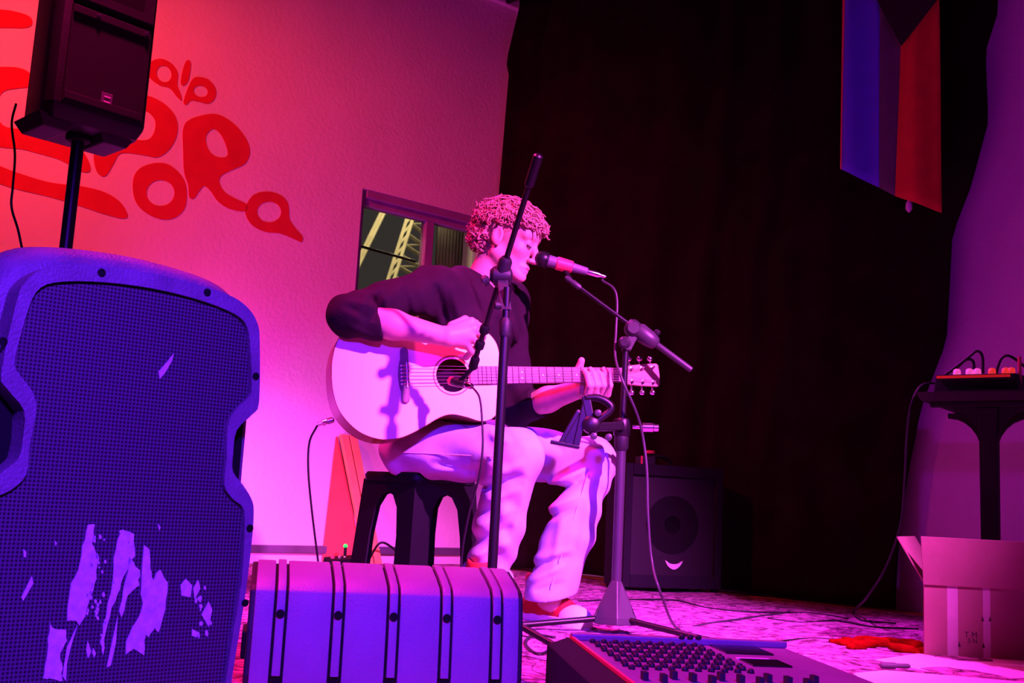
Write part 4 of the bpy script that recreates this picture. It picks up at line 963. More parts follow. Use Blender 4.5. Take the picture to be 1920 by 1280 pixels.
# hair: scalp cap plus many loose curls
S = SDF(hc-[.17, .17, .15], hc+[.17, .17, .19], .004)
S.ell(Hd(-.020, 0, .044), (.098, .080, .080), HR, .02); S.ell(Hd(-.062, 0, .004), (.052, .066, .062), HR, .03)
S.ell(Hd(.110, 0, -.035), (.065, .12, .075), HR, .01, 'sub'); S.ell(Hd(.012, -.09, -.040), (.042, .035, .045), HR, .01, 'sub'); S.ell(Hd(.012, .09, -.040), (.042, .035, .045), HR, .01, 'sub')
hr = fast_part('hair', S.mesh(2), 'hair', man, label='curly dark blond hair'); del S
Vh = []; Fh = []; kk = 0; made = 0; rnd = random.Random(3)
while made < 1900:
    v = V3([rnd.gauss(0, 1), rnd.gauss(0, 1), rnd.gauss(0, 1)]); v /= np.linalg.norm(v)
    f, l, u = v
    if u < -.70: continue
    if f > .30 and u < .22: continue
    if f > -.10 and u < .06: continue
    base = Hd(-.020+f*.094, l*.077, .040+u*.078) if u > -.1 else Hd(-.045+f*.07, l*.066, .022+u*.090)
    out = nrm(hf*f+hl*l+hu*u); tn = nrm(np.cross(out, V3([rnd.gauss(0, 1), rnd.gauss(0, 1), rnd.gauss(0, 1)]))); bn = np.cross(out, tn)
    front = max(0., f)
    Ln = rnd.uniform(.018, .042)*(1.0 if u > .5 else 1.05)*(1+.25*front); rad = rnd.uniform(.005, .011); turns = rnd.uniform(.9, 1.8); ph = rnd.uniform(0, 6.28)
    flow = nrm(hf*(.9*front-.45*(f < 0))-Z*(.35+.5*front)+tn*rnd.uniform(-.7, .7))
    P = []; p = base.copy(); d = nrm(out*.75+flow*.35)
    for i in range(9):
        t = i/8; q = ph+2*math.pi*turns*t
        P.append(p+(tn*math.cos(q)+bn*math.sin(q))*rad*min(1, t*2.2)); p = p+d*Ln/8; d = nrm(d+flow*.22)
    v_, f_ = tube(P, [.0044-.0026*i/8 for i in range(9)], 5)
    Vh += v_; Fh += [tuple(i+kk for i in q) for q in f_]; kk += len(v_); made += 1
o = part('curls', (Vh, Fh), 'hair', hr, smooth=True); o['kind'] = 'stuff'
for s_ in (-1, 1): part('eyelashes', tube(catmull([Hd(.0835, s_*.020, -.008), Hd(.0855, s_*.030, -.0125), Hd(.079, s_*.043, -.007)], 5), .0022, 5), 'ink', man)
S = SDF(hc-[.05, .17, .08], hc+[.17, .12, .10], .003)
for s in (-1, 1): S.chain([Hd(.086, s*.012, .024), Hd(.084, s*.032, .030), Hd(.070, s*.050, .024)], [.0035, .004, .0025], .004)
fast_part('eyebrows', S.mesh(1), 'hair', man); del S

# ================================================================== MIC STANDS
def pole_pts(px, py, Y): return at(px, py, Y)
# stand A: black boom stand in front of the guitar
aJ = at(950, 560, 2.72); aB = V3([aJ[0], aJ[1], 0]); 
sA = thing('microphone_stand', 'black boom microphone stand reaching across in front of the guitar', 'microphone stand', aB)
part('lower_tube', rod(aB+Z*.09, aB+Z*.82, .0125, 16), 'pole', sA, autosmooth=40)
part('upper_tube', rod(aB+Z*.80, aJ+Z*.03, .0095, 14), 'pole', sA, autosmooth=40)
part('height_clutch', lathe(aB+Z*.79, Z, [(0, .0135), (.006, .016), (.04, .016), (.05, .0115)], 16), 'plastic', sA, autosmooth=40)
part('base_hub', lathe(aB+Z*.05, Z, [(0, .02), (.02, .026), (.07, .024), (.08, .016)], 16), 'plastic', sA, autosmooth=40)
for k in range(3):
    q = math.radians(80+120*k); d = V3([math.cos(q), math.sin(q), 0])
    lg = part('leg', rod(aB+Z*.10+d*.02, aB+Z*.014+d*.30, .008, 10), 'pole', sA); part('rubber_foot', lathe(aB+Z*.014+d*.29, d, [(0, .011), (.03, .011)], 10), 'plastic_dk', lg)
bT, bE = at(1010, 289, 2.55), at(889, 680, 2.93)
bm_ = lambda t: bT*(1-t)+bE*t
bd_ = nrm(bE-bT)
part('boom', rod(bT, bE, .0075, 14), 'pole', sA, autosmooth=40)
part('counterweight', lathe(bT, bd_, [(0, .008), (.004, .0125), (.085, .0125), (.09, .008)], 16), 'pole', sA, autosmooth=40)
jt = bm_(.555)
part('boom_clutch', lathe(jt-bd_*.055, bd_, [(0, .012), (.01, .018), (.035, .018), (.045, .022), (.075, .022), (.085, .014)], 16), 'plastic', sA, autosmooth=40)
part('swivel_joint', lathe(jt-V3([.03, 0, 0]), V3([1, 0, 0]), [(0, .014), (.01, .024), (.04, .026), (.055, .020), (.06, .010)], 18), 'plastic', sA, autosmooth=40)
part('wing_knob', lathe(jt-V3([.030, .01, .012]), V3([-1, .1, -.5]), [(0, .006), (.006, .014), (.018, .015), (.022, .008)], 12), 'plastic', sA, autosmooth=40)
part('neck_block', hexa([aJ+V3(q) for q in [(-.014,-.012,-.03),(.014,-.012,-.03),(.014,.012,-.03),(-.014,.012,-.03)]]+[jt+V3(q) for q in [(-.012,-.012,0),(.016,-.012,0),(.016,.012,0),(-.012,.012,0)]]), 'plastic', sA, bevel=.003)
part('tilt_knob', lathe(aJ+V3([-.01, -.0, -.02]), V3([-1, -.2, 0]), [(0, .007), (.01, .012), (.02, .012), (.024, .006)], 12), 'plastic', sA, autosmooth=40)
for t in (.82, .90): part('cable_clip', lathe(bm_(t)-bd_*.01, bd_, [(0, .011), (.004, .0135), (.022, .0135), (.026, .010)], 12), 'plastic_dk', sA, autosmooth=40)
part('mic_clip', lathe(bE-bd_*.02, bd_, [(0, .010), (.006, .013), (.035, .013), (.04, .009)], 14), 'plastic_dk', sA, autosmooth=40)
# instrument mic at the sound hole
m1 = at(850, 715, 2.99); m2 = at(893, 726, 2.91); md_ = nrm(m2-m1)
mg = thing('instrument_microphone', 'small dark microphone pointed at the guitar sound hole', 'microphone', m1)
part('mic_body', lathe(m1, md_, [(0, .009), (.003, .0125), (.028, .0125), (.034, .011), (.06, .0105)], 16), 'metal_dark', mg, autosmooth=40)
part('mic_grille', lathe(m1, -md_, [(0, .0125), (.012, .0125), (.017, .009), (.019, .002)], 16), 'red_and_lit', mg, autosmooth=40)
part('plug', lathe(m1+md_*.058, md_, [(0, .0095), (.025, .0095), (.03, .006)], 14), 'chrome', mg, autosmooth=40)
part('clip_bracket', hexa([bE+V3(q) for q in [(-.008,-.008,-.01),(.008,-.008,-.01),(.008,.008,-.01),(-.008,.008,-.01)]]+[m1+md_*.035+V3(q) for q in [(-.008,-.008,.008),(.008,-.008,.008),(.008,.008,.008),(-.008,.008,.008)]]), 'plastic_dk', mg, bevel=.002)
cA = catmull([m1+md_*.085, at(899, 745, 2.9), at(904, 790, 2.89), at(905, 840, 2.88), at(898, 895, 2.88), at(880, 960, 2.9), at(866, 1040, 2.92), at(868, 1100, 2.95), fl(880, 1178)+Z*.006, fl(1000, 1200)+Z*.006], 8)
props(part('microphone_cable', tube(cA, .003, 8), 'cable', smooth=True, loc=fl(880, 1178)), 'dark cable falling from the guitar microphone past the thigh', 'cable')

# stand B: boom stand at right with the vocal mic
bB = fl(1152, 1188); bB = bB*[1, 1, 0]; Yb = bB[1]
bJ = at(1176, 640, Yb)
bJ = V3([bB[0]+(bJ[0]-bB[0])*.5, Yb, bJ[2]])
sB = thing('microphone_stand', 'boom microphone stand with folding tripod base beside the left knee, under the vocal microphone', 'microphone stand', bB)
part('lower_tube', rod(bB+Z*.14, bB+Z*.56, .0150, 16), 'stand', sB, autosmooth=40)
part('upper_tube', rod(bB+Z*.5, bJ, .0095, 14), 'pole', sB, autosmooth=40)
part('height_clutch', lathe(bB+Z*.54, Z, [(0, .016), (.01, .022), (.07, .022), (.085, .013)], 16), 'plastic', sB, autosmooth=40)
bh = part('base_pyramid', loft([[bB+V3([.075*math.cos(q), .06*math.sin(q), .03]) for q in [math.radians(a) for a in (-150, -90, -30, 30, 90, 150)]], [bB+V3([.07*math.cos(q), .055*math.sin(q), .05]) for q in [math.radians(a) for a in (-150, -90, -30, 30, 90, 150)]], [bB+V3([.017*math.cos(q), .017*math.sin(q), .155]) for q in [math.radians(a) for a in (-150, -90, -30, 30, 90, 150)]]]), 'stand', sB, bevel=.003)
for a in (-165, -38, 80):
    q = math.radians(a); d = V3([math.cos(q), math.sin(q), 0])
    lg = part('leg', rod(bB+Z*.045+d*.04, bB+Z*.016+d*.33, .009, 10), 'pole', sB, autosmooth=40); part('rubber_foot', lathe(bB+Z*.016+d*.32, d, [(0, .012), (.035, .012)], 10), 'plastic_dk', lg)
q0, q1 = at(1297, 694, 3.24), at(1072, 528, 3.27); qd = nrm(q1-q0); ql = np.linalg.norm(q1-q0); qb = lambda t: q0*(1-t)+q1*t
part('boom', rod(q0+qd*ql*.3, q1, .0062, 12), 'pole', sB, autosmooth=40)
part('boom_handle', lathe(q0, qd, [(0, .006), (.003, .0095), (.14, .0095), (.145, .008)], 14), 'stand', sB, autosmooth=40)
part('boom_clutch', lathe(qb(.28), qd, [(0, .010), (.008, .020), (.03, .026), (.07, .028), (.085, .020), (.10, .024), (.115, .014)], 18), 'stand', sB, autosmooth=40)
part('swivel_joint', lathe(qb(.50)+V3([.005, -.028, -.01]), V3([0, 1, 0]), [(0, .018), (.008, .026), (.04, .026), (.05, .016)], 18), 'plastic', sB, autosmooth=40)
part('neck_block', hexa([bJ+V3(q) for q in [(-.014,-.014,-.03),(.014,-.014,-.03),(.014,.014,-.03),(-.014,.014,-.03)]]+[qb(.46)+V3(q) for q in [(-.016,-.014,0),(.018,-.014,0),(.018,.014,0),(-.016,.014,0)]]), 'plastic', sB, bevel=.004)
part('wing_knob', lathe(qb(.30)+V3([.0, -.0, .026]), V3([.5, -.1, .8]), [(0, .005), (.006, .010), (.014, .010), (.018, .005)], 12), 'plastic', sB, autosmooth=40)
part('clamp_knob', lathe(bJ+V3([-.005, -.02, -.01]), V3([-.2, -1, 0]), [(0, .008), (.008, .018), (.022, .02), (.03, .012)], 14), 'plastic', sB, autosmooth=40)
part('boom_end', lathe(q1-qd*.035, qd, [(0, .007), (.008, .0095), (.03, .0095), (.036, .0075), (.05, .009), (.06, .006)], 14), 'stand', sB, autosmooth=40)
# vocal mic
v0, v1 = at(1004, 482, 3.285), at(1072, 501, 3.29); vd = nrm(v1-v0)
vm = thing('vocal_microphone', 'handheld-type vocal microphone in a clip at the singer\'s mouth', 'microphone', v0)
part('mic_grille', lathe(v0, vd, [(-.002, .006), (.002, .016), (.012, .0235), (.024, .0255), (.034, .0245), (.042, .021)], 20), 'metal_dark', vm, smooth=True)
part('grille_ring', lathe(v0+vd*.034, vd, [(0, .0255), (.006, .0255), (.007, .022)], 20), 'pole', vm, autosmooth=40)
part('mic_body', lathe(v0+vd*.042, vd, [(0, .0195), (.03, .0175), (.125, .0125), (.128, .011)], 18), 'conduit', vm, autosmooth=40)
part('clip', lathe(v0+vd*.068, vd, [(0, .0185), (.003, .0215), (.05, .0200), (.053, .0170)], 18), 'red_and_lit', vm, autosmooth=40)
ve = v0+vd*.17
part('plug', lathe(ve, vd, [(0, .0095), (.035, .0095), (.045, .006), (.06, .005)], 14), 'chrome', vm, autosmooth=40)
part('clip_stem', rod(v0+vd*.095-Z*.015, q1-qd*.005, .0065, 10), 'plastic_dk', vm)
cB = catmull([ve+vd*.055, at(1130, 526, 3.3), at(1150, 540, 3.28), at(1157, 565, 3.27), at(1155, 620, 3.25), at(1154, 670, 3.22), at(1168, 715, 3.19), at(1190, 765, 3.2), at(1204, 810, 3.23), at(1213, 880, 3.22), at(1215, 960, 3.2), at(1222, 1050, 3.18), at(1240, 1115, 3.14), fl(1272, 1183)+Z*.006, fl(1330, 1172)+Z*.006, fl(1480, 1150)+Z*.006], 8)
props(part('microphone_cable', tube(cB, .0040, 8), 'stand', smooth=True, loc=fl(1272, 1183)), 'violet-lit cable looping from the vocal microphone down the right stand', 'cable')

# clamp-on phone holder on stand B
hb = at(1172, 800, Yb); 
ph = thing('clamp_holder', 'black folding clamp holder fixed to the right stand above the knee', 'holder', V3([bB[0], Yb-.02, hb[2]-.02]))
hA = lambda px, py, Y=Yb-.09: at(px, py, Y)
def bar(a, b, wd, dp): 
    x = nrm(b-a); R = frame3(x, (0, -1, 0)); return box((a+b)/2, (np.linalg.norm(b-a), wd, dp), R)
part('pole_clamp', lathe(V3([bB[0], Yb, hb[2]-.03]), Z, [(0, .022), (.005, .026), (.05, .026), (.055, .022)], 16), 'pole', ph, autosmooth=40)
part('clamp_arm', bar(V3([bB[0], Yb-.025, hb[2]]), hA(1110, 800), .026, .018), 'pole', ph, bevel=.004)
part('main_hinge', lathe(hA(1108, 796)-V3([0, .02, 0]), V3([0, 1, 0]), [(0, .018), (.006, .026), (.04, .026), (.046, .018)], 18), 'pole', ph, autosmooth=40)
part('strut', bar(hA(1050, 832), hA(1085, 770), .014, .012), 'pole', ph, bevel=.003)
part('strut', bar(hA(1098, 742), hA(1112, 815), .026, .016), 'pole', ph, bevel=.004)
part('strut', bar(hA(1100, 748), hA(1080, 835), .020, .014), 'pole', ph, bevel=.003)
part('hook_arm', tube(catmull([hA(1096, 746), hA(1118, 745), hA(1136, 752), hA(1146, 762), hA(1142, 772), hA(1124, 786), hA(1112, 800)], 5), .011, 10), 'pole', ph, smooth=True)
part('ledge', bar(hA(1032, 828), hA(1086, 839), .010, .05), 'pole', ph, bevel=.003)
part('back_plate', bar(hA(1064, 832), hA(1094, 772), .040, .006), 'pole', ph, bevel=.003)
for p in [(1112, 818), (1140, 820), (1120, 775)]: part('knob', lathe(hA(*p)-V3([0, .01, 0]), V3([0, -1, 0]), [(0, .008), (.006, .011), (.016, .010), (.018, .005)], 12), 'stand', ph, autosmooth=40)
part('side_screw', lathe(at(1186, 800, Yb), V3([1, 0, .02]), [(0, .006), (.03, .006), (.031, .014), (.062, .014), (.064, .012), (.078, .012), (.08, .008)], 14), 'chrome', ph, autosmooth=40)

# ================================================================== AMPLIFIER
a0, a1 = fl(1167, 1106)*.98, fl(1352, 1111)*.98; ax_ = nrm(a1-a0); ay_ = np.cross(Z, ax_); AW = np.linalg.norm(a1-a0); AH = .565; RA = np.stack([ax_, ay_, Z], 1)
amp = thing('guitar_amplifier', 'black box amplifier with dark grille and winged badge before the curtain', 'amplifier', (a0+a1)/2+ay_*.14)
def ab(x0, x1, y0, y1, z0, z1): return box(a0+ax_*(x0+x1)/2+ay_*(y0+y1)/2+Z*(z0+z1)/2, (x1-x0, y1-y0, z1-z0), RA)
part('cabinet', join(ab(0, .035, 0, .22, .02, AH), ab(AW-.035, AW, 0, .22, .02, AH), ab(.035, AW-.035, 0, .22, AH-.05, AH), ab(.035, AW-.035, 0, .22, .02, .075), ab(.035, AW-.035, 15e-2, .22, .075, AH-.05)), 'amp', amp, bevel=.004)
g = part('grille_cloth', ab(.035, AW-.035, .02, .03, .075, AH-.05), 'grille_dk', amp); uv_planar(g, a0, ax_, Z)
part('speaker_cone', lathe(a0+ax_*AW/2+ay_*.019+Z*.30, -ay_, [(0, .13), (.001, .13), (.0012, .12), (-.0, .04)], 32), 'plastic_dk', amp)
wp = [(-.055, .022), (-.028, .006), (0, .002), (.028, .006), (.055, .020), (.040, -.006), (.02, -.022), (0, -.028), (-.02, -.022), (-.040, -.006)]
part('badge', extrude_poly([(p[0], p[1]) for p in catmull([(x*.78, y*.8, 0) for x, y in wp], 3, True)], a0+ax_*(AW*.52)+Z*.125, ax_, Z, -ay_, -.018, -.013), 'white', amp, label='small silver winged badge')  # white in place of chrome, standing for its bright reflection
part('handle', tube(catmull([a0+ax_*.16+ay_*.14+Z*AH, a0+ax_*.17+ay_*.14+Z*(AH+.03), a0+ax_*.22+ay_*.14+Z*(AH+.045), a0+ax_*.27+ay_*.14+Z*(AH+.03), a0+ax_*.285+ay_*.14+Z*AH], 5), .009, 10), 'cable', amp, smooth=True)
for x in (.02, AW-.02):
    for y in (.03, .19): part('foot', lathe(a0+ax_*x+ay_*y+Z*.001, Z, [(0, .016), (.02, .018)], 12), 'plastic_dk', amp)
# small items on the amp
t0 = a0+ax_*.13+ay_*.09+Z*AH
tn_ = thing('tuner_box', 'small dark box with a red edge lying on top of the amplifier', 'box', t0)
part('case', box(t0+Z*.018, (.08, .05, .036), RA), 'plastic', tn_, bevel=.003); part('red_edge', box(t0-ax_*.03-ay_*.027+Z*.02, (.008, .004, .036), RA), 'red_and_lit', tn_)
t1 = a0+ax_*.185+ay_*.16+Z*AH
cp = thing('bottle_cap_jar', 'little jar with an orange-red lid on top of the amplifier', 'jar', t1)
part('jar', lathe(t1, Z, [(0, .02), (.004, .024), (.05, .024), (.056, .02)], 16), 'plastic_dk', cp, autosmooth=40); part('lid', lathe(t1+Z*.056, Z, [(0, .022), (.012, .022), (.014, .019)], 16), 'red_and_lit', cp, autosmooth=40)

# ================================================================== PEDAL WITH GREEN LIGHT, LEANING PANELS
p0 = fl(655, 1060); RP = RL
pd = thing('effect_pedal', 'small black effect pedal with glowing green light by the left wall', 'pedal', p0)
part('case', hexa([p0+RL@V3(q) for q in [(-.13,-.05,0),(.09,-.05,0),(.09,.05,0),(-.13,.05,0),(-.125,-.045,.03),(.085,-.045,.045),(.085,.045,.055),(-.125,.045,.04)]]), 'plastic_dk', pd, bevel=.004)
gl = at(648, 1023, p0[1]+.02)
part('light_stem', rod(V3([gl[0], gl[1], .04]), gl, .008, 8), 'plastic_dk', pd)
part('green_light', lathe(gl-V3([0, .005, .008]), Z, [(0, .006), (.004, .011), (.012, .011), (.018, .004)], 12), 'led_g', pd, smooth=True)
for x, mt_ in ((-.10, 'red_and_lit'), (-.06, 'chrome'), (-.03, 'chrome')): part('switch', lathe(p0+RL@V3([x, 0, .034]), Z, [(0, .010), (.012, .010), (.014, .006)], 12), mt_, pd, autosmooth=40)
fb2 = thing('leaning_panel', 'orange wooden panels, one side coloured red for shade, leaning against the pink wall', 'wooden panel', lw_px(660, 1040)[0]*T+K+Nn*.12)
tp = pl(637, 815, K+Nn*.03, Nn); bt1 = pl(684, 1040, K+Nn*.15, Nn)
ap = (tp-K)@T; ztp = tp[2]
abt = (bt1-K)@T; dbt = (bt1-K)@Nn
def lean(aoff, w_, th_, d_off=0.):
    # batten: top on the wall, foot out in the room
    top = wl(ap+aoff, ztp, .02+d_off); ft = V3([*bt1[:2], .0])+T*aoff+Nn*d_off
    e = nrm(top-ft); nr = nrm(np.cross(T, e)); nr = nr if nr@Nn > 0 else -nr
    return hexa([ft, ft+T*w_, ft+T*w_+nr*th_, ft+nr*th_, top, top+T*w_, top+T*w_+nr*th_, top+nr*th_])
part('batten', lean(.0, .045, .025), 'orange', fb2, bevel=.002)
part('batten', lean(.052, .045, .025), 'orange', fb2, bevel=.002)
tri_ = [wl(ap, ztp-.01, .012), wl(ap-.03, .0, .02), V3([*bt1[:2], 0])]
part('side_panel', ([p-T*.012 for p in tri_]+[p-T*.002 for p in tri_], [(0, 1, 2), (5, 4, 3), (0, 3, 4, 1), (1, 4, 5, 2), (2, 5, 3, 0)]), 'wood_dark', fb2)  # side of the orange wood, its shade put into a redder colour

# ================================================================== TABLE AND DEVICE AT RIGHT
ty = 3.45; tz = .745
tl = at(1722, 742, ty); tz = tl[2]+.012; tdir = nrm(V3([.80, -.60, 0])); tdy = np.cross(Z, tdir); RTb = np.stack([tdir, tdy, Z], 1)
t00 = V3([tl[0], tl[1], 0])
tb = thing('side_table', 'dark table with curved gusseted legs at the right edge', 'table', t00+tdir*.5+tdy*.25)
def tbp(x, y, z): return t00+tdir*x+tdy*y+Z*z
def tx(px, py=720): return (pl(px, py, t00, tdy)-t00)@tdir
def tzz(px, py): return pl(px, py, t00+tdy*.12, tdy)[2]
part('table_top', loft([[tbp(x, y, tz-.03) for x, y in [(.01,.0),(1.1,.0),(1.1,.5),(.01,.5)]], [tbp(x, y, tz) for x, y in [(-.01,-.012),(1.11,-.012),(1.11,.51),(-.01,.51)]]]), 'table', tb, bevel=.004)
part('apron', box(tbp(.55, .03, tz-.038), (1.04, .02, .018), RTb), 'table', tb, bevel=.003)
part('apron', box(tbp(.55, .47, tz-.038), (1.04, .02, .018), RTb), 'table', tb, bevel=.003)
lx = tx(1849, 800)
for x, y in ((lx, .04), (lx-.085, .42), (1.0, .04), (1.0, .42)):
    part('leg', loft([[tbp(x+a*.024, y+b*.02, 0) for a, b in ((-1,-1),(1,-1),(1,1),(-1,1))], [tbp(x+a*.026, y+b*.022, tz-.14) for a, b in ((-1,-1),(1,-1),(1,1),(-1,1))], [tbp(x+a*.03, y+b*.022, tz-.05) for a, b in ((-1,-1),(1,-1),(1,1),(-1,1))]]), 'table', tb, bevel=.003)
    for sgn in (-1, 1):
        cv = [(sgn*(.024+.11*(1-math.cos(t))), -.048-.12*(1-math.sin(t))) for t in np.linspace(0, math.pi/2, 7)]
        loop = [(sgn*.01, -.168)]+cv+[(sgn*.134, -.03), (sgn*.01, -.03)]
        part('gusset', extrude_poly(loop, tbp(x, y, tz), tdir, Z, tdy, -.012, .012), 'table', tb)
dx0 = tx(1748, 720); dx1 = tx(1893, 720)
dv = thing('sound_device', 'black sound device with red light strip and glowing plugs on the side table', 'sound device', tbp((dx0+dx1)/2, .15, tz))
part('case', hexa([tbp(dx0-.005,.03,tz), tbp(dx1+.02,.03,tz), tbp(dx1+.02,.28,tz), tbp(dx0-.005,.28,tz), tbp(dx0,.04,tz+.06), tbp(dx1+.01,.04,tz+.06), tbp(dx1+.01,.28,tz+.075), tbp(dx0,.28,tz+.075)]), 'plastic_dk', dv, bevel=.003)
part('light_strip', box(tbp((dx0+dx1)/2, .034, tz+.052), (dx1-dx0-.01, .006, .008), RTb), 'led_r', dv)
for px, mt_ in ((1779, 'glow_p'), (1803, 'glow_p'), (1818, 'glow_p'), (1846, 'glow_o'), (1872, 'glow_o'), (1883, 'glow_o')):
    x = tx(px, 700)
    part('glowing_plug', lathe(tbp(x, .10, tz+.06), Z, [(0, .011), (.010, .012), (.022, .011), (.026, .006)], 12), mt_, dv, smooth=True)  # coloured plugs, glow added to the material
x = tx(1899, 700); part('aerial', rod(tbp(x, .10, tz+.0), tbp(x, .10, tz+.12), .006, 8), 'red_and_lit', dv)
for nm, P in (('patch_lead', [(1776, 700), (1800, 682), (1818, 668), (1832, 658), (1842, 668), (1843, 700)]), ('patch_lead', [(1768, 705), (1795, 688), (1812, 674), (1825, 678), (1826, 705)]), ('patch_lead', [(1868, 703), (1872, 685), (1880, 670), (1895, 668), (1925, 690), (1960, 720)])):
    part(nm, tube(catmull([tbp((pl(px, py, t00+tdy*.12, tdy)-t00)@tdir, .12, tzz(px, py)) for px, py in P], 6), .0045, 8), 'cable', dv, smooth=True)
cC = catmull([tbp(dx0, .10, tz+.04), at(1728, 722, 3.5), at(1708, 760, 3.5), at(1700, 820, 3.52), at(1696, 900, 3.54), at(1688, 985, 3.58), at(1660, 1065, 3.66), at(1625, 1120, 3.75), fl(1600, 1150)+Z*.006, fl(1615, 1165)+Z*.006, fl(1680, 1172)+Z*.006], 8)
props(part('device_cable', tube(cC, .0038, 8), 'cable', smooth=True, loc=fl(1600, 1150)), 'long cable sagging from the side table down to the rug', 'cable')

# ================================================================== CARDBOARD BOX
b0 = fl(1733, 1230); bx_ = nrm(V3([1, -.06, 0])); by_ = nrm(V3([.50, .866, 0])); RB = np.stack([bx_, by_, Z], 1); BW, BDp, BH = .52, .30, .245
bxo = thing('cardboard_box', 'open cardboard box with taped front and raised flaps at lower right', 'box', b0+bx_*BW/2+by_*BDp/2)
def B(x, y, z): return b0+bx_*x+by_*y+Z*z
BH = at(1735, 1092, b0[1])[2]
t_ = .004
def panel(p): 
    p = [V3(q) for q in p]; n = nrm(np.cross(p[1]-p[0], p[3]-p[0]))*t_; return hexa([q-n/2 for q in p]+[q+n/2 for q in p])
part('front_side', panel([B(0,0,0.001), B(BW,0,.001), B(BW,0,BH), B(0,0,BH)]), 'card', bxo)
part('rear_side', panel([B(0,BDp,0.001), B(BW,BDp,.001), B(BW,BDp,BH), B(0,BDp,BH)]), 'card', bxo)
part('left_side', panel([B(0,0.003,0.001), B(0,BDp-.003,.001), B(0,BDp-.003,BH), B(0,.003,BH)]), 'card', bxo)
part('right_side', panel([B(BW,0.003,0.001), B(BW,BDp-.003,.001), B(BW,BDp-.003,BH), B(BW,.003,BH)]), 'card', bxo)
part('bottom', panel([B(.003,.003,.004), B(BW-.003,.003,.004), B(BW-.003,BDp-.003,.004), B(.003,BDp-.003,.004)]), 'card', bxo)
part('front_flap', panel([B(.0,-.010,BH-.004), B(BW,-.010,BH-.004), B(BW,-.050,BH+.130), B(.0,-.050,BH+.130)]), 'card', bxo)
part('rear_flap', panel([B(0,BDp,BH), B(BW,BDp,BH), B(BW,BDp+.09,BH+.12), B(0.01,BDp+.09,BH+.12)]), 'card', bxo)
part('left_flap', panel([B(0,0.0,BH), B(0,BDp,BH), B(-.075,BDp-.01,BH+.125), B(-.075,-.0,BH+.125)]), 'card', bxo)
part('right_flap', panel([B(BW,0.004,BH), B(BW,BDp-.004,BH), B(BW+.075,BDp-.01,BH+.11), B(BW+.075,.01,BH+.11)]), 'card', bxo)
def fpx(px, py): q = pl(px, py, b0, by_)-b0; return q@bx_, q[2]
for x0, x1 in ((1784, 1808), (1865, 1882)):
    u0 = fpx(x0, 1170)[0]; u1 = fpx(x1, 1170)[0]
    part('tape_strip', extrude_poly([(u0, .002), (u1, .002), (u1, BH-.003), (u0, BH-.003)], b0, bx_, Z, -by_, t_/2, t_/2+.0008), 'tape', bxo)
u0 = fpx(1812, 1170)[0]; u1 = fpx(1862, 1170)[0]
for tx, px, py, sz in (('T M', 1837, 1200, .022), ('S N', 1841, 1211, .018)):
    q = fpx(px, py); part('print', text2d(tx, sz, b0+bx_*q[0]+Z*q[1]-by_*(t_/2+.0006), bx_, Z, -by_, .0003), 'ink', bxo)
for px, py in ((1811, 1212), (1866, 1217), (1864, 1166), (1881, 1167)):
    q = fpx(px, py); part('print_triangle', extrude_poly([(q[0]-.004, q[1]-.006), (q[0]+.004, q[1]-.006), (q[0], q[1]+.008)], b0, bx_, Z, -by_, t_/2, t_/2+.0012), 'ink', bxo)

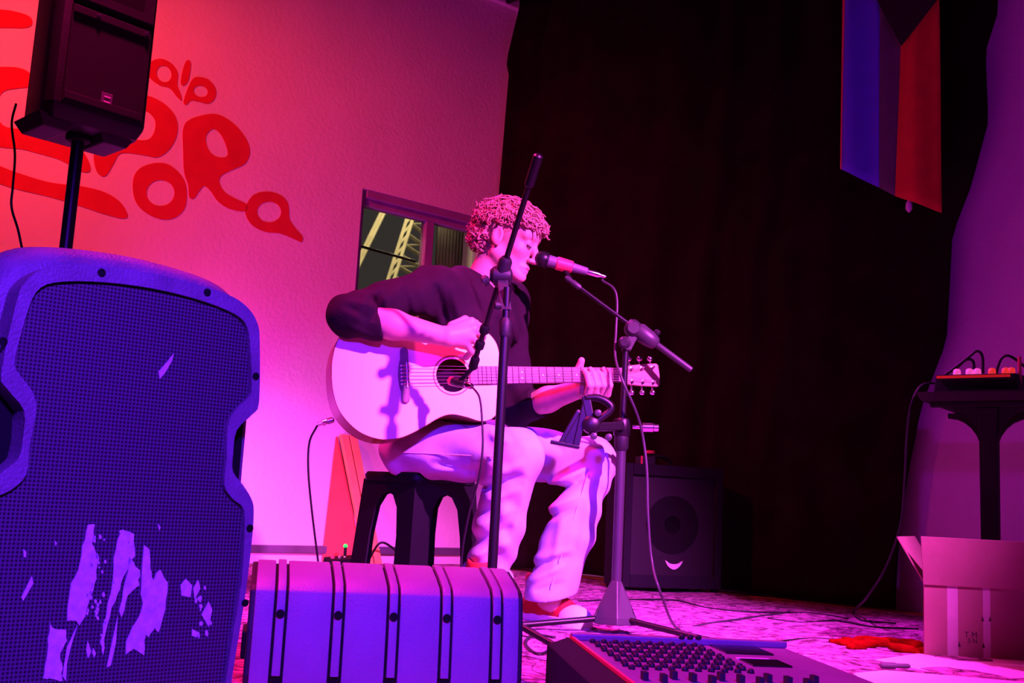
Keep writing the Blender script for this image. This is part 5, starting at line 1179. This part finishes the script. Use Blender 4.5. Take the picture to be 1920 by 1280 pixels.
# white sheets, red cloth, floor clutter
def sheet(name, pts, z, mt_, label, cat, th=.002):
    P = [fl(px, py) for px, py in pts]; c = sum(P)/len(P)
    n = len(P); V = [p*[1,1,0]+Z*z for p in P]+[p*[1,1,0]+Z*(z+th) for p in P]
    o = part(name, (V, [tuple(range(n))[::-1], tuple(range(n, 2*n))]+[(i, (i+1) % n, n+(i+1) % n, n+i) for i in range(n)]), mt_, loc=c*[1,1,0]+Z*z)
    return props(o, label, cat)
sheet('paper_sheet', [(1640, 1240), (1720, 1228), (1990, 1232), (2060, 1275), (1800, 1275)], .003, 'paper', 'big white sheet lying on the rug under the cardboard box', 'paper')
sheet('paper_sheet', [(1600, 1268), (1660, 1262), (1990, 1290), (2000, 1340), (1690, 1340)], .006, 'paper', 'white sheet nearest the camera at the lower right corner', 'paper')
mk = fl(1665, 1258); props(part('marker_pen', lathe(mk+Z*.014+V3([-.02,0,0]), V3([1, .12, 0]), [(0, .005), (.004, .008), (.04, .008), (.041, .006), (.075, .006), (.08, .003)], 12), 'conduit', loc=mk, autosmooth=40), 'short dark marker pen lying on the white sheet', 'pen')
# red cloth heap
cc = fl(1665, 1217); S = SDF(cc-[.16, .18, .02], cc+[.16, .18, .10], .005)
rr = random.Random(5)
for i in range(26):
    a = cc+V3([rr.uniform(-.13, .11), rr.uniform(-.10, .10), rr.uniform(.002, .014)]); b = a+V3([rr.uniform(-.06, .06), rr.uniform(-.03, .03), rr.uniform(-.006, .006)])
    S.cone(a, b, rr.uniform(.008, .017), rr.uniform(.006, .014), .02)
S.cut(cc+Z*.001, -Z, .3)
rh = thing('red_cloth', 'crumpled red cloth lying on the rug beside the cardboard box', 'cloth', cc); fast_part('cloth_folds', S.mesh(2), 'redcloth', rh); del S
# cables on the rug
for lab, P, r in [('dark cable crossing the rug between the right stand and the curtain', [(1085, 1130), (1140, 1128), (1260, 1127), (1330, 1143), (1420, 1150), (1520, 1152), (1590, 1162)], .004),
                  ('dark cable running along the rug in front of the cardboard box', [(1440, 1162), (1500, 1170), (1570, 1166), (1640, 1178), (1722, 1182)], .004),
                  ('black cable curling beside the white-toed shoe', [(985, 1178), (1015, 1196), (1035, 1215), (1010, 1232), (985, 1212), (1000, 1195), (1040, 1200)], .005),
                  ('dark cable on the rug edge near the mixing desk screens', [(1460, 1205), (1520, 1200), (1580, 1204), (1640, 1214)], .0035)]:
    pts = catmull([fl(*p)+Z*(r+.001) for p in P], 8)
    props(part('floor_cable', tube(pts, r, 8), 'cable', smooth=True, loc=pts[0]), lab, 'cable', 'cables on the rug')
cw = catmull([fl(690, 1058)+Z*.02, at(712, 1018, 5.6), at(735, 1026, 5.65), at(755, 1046, 5.7), fl(770, 1056)+Z*.006], 8)
props(part('wall_cable', tube(cw, .006, 8), 'cable', smooth=True, loc=fl(690, 1058)), 'thin cable arching up against the pink wall behind the stool', 'cable')
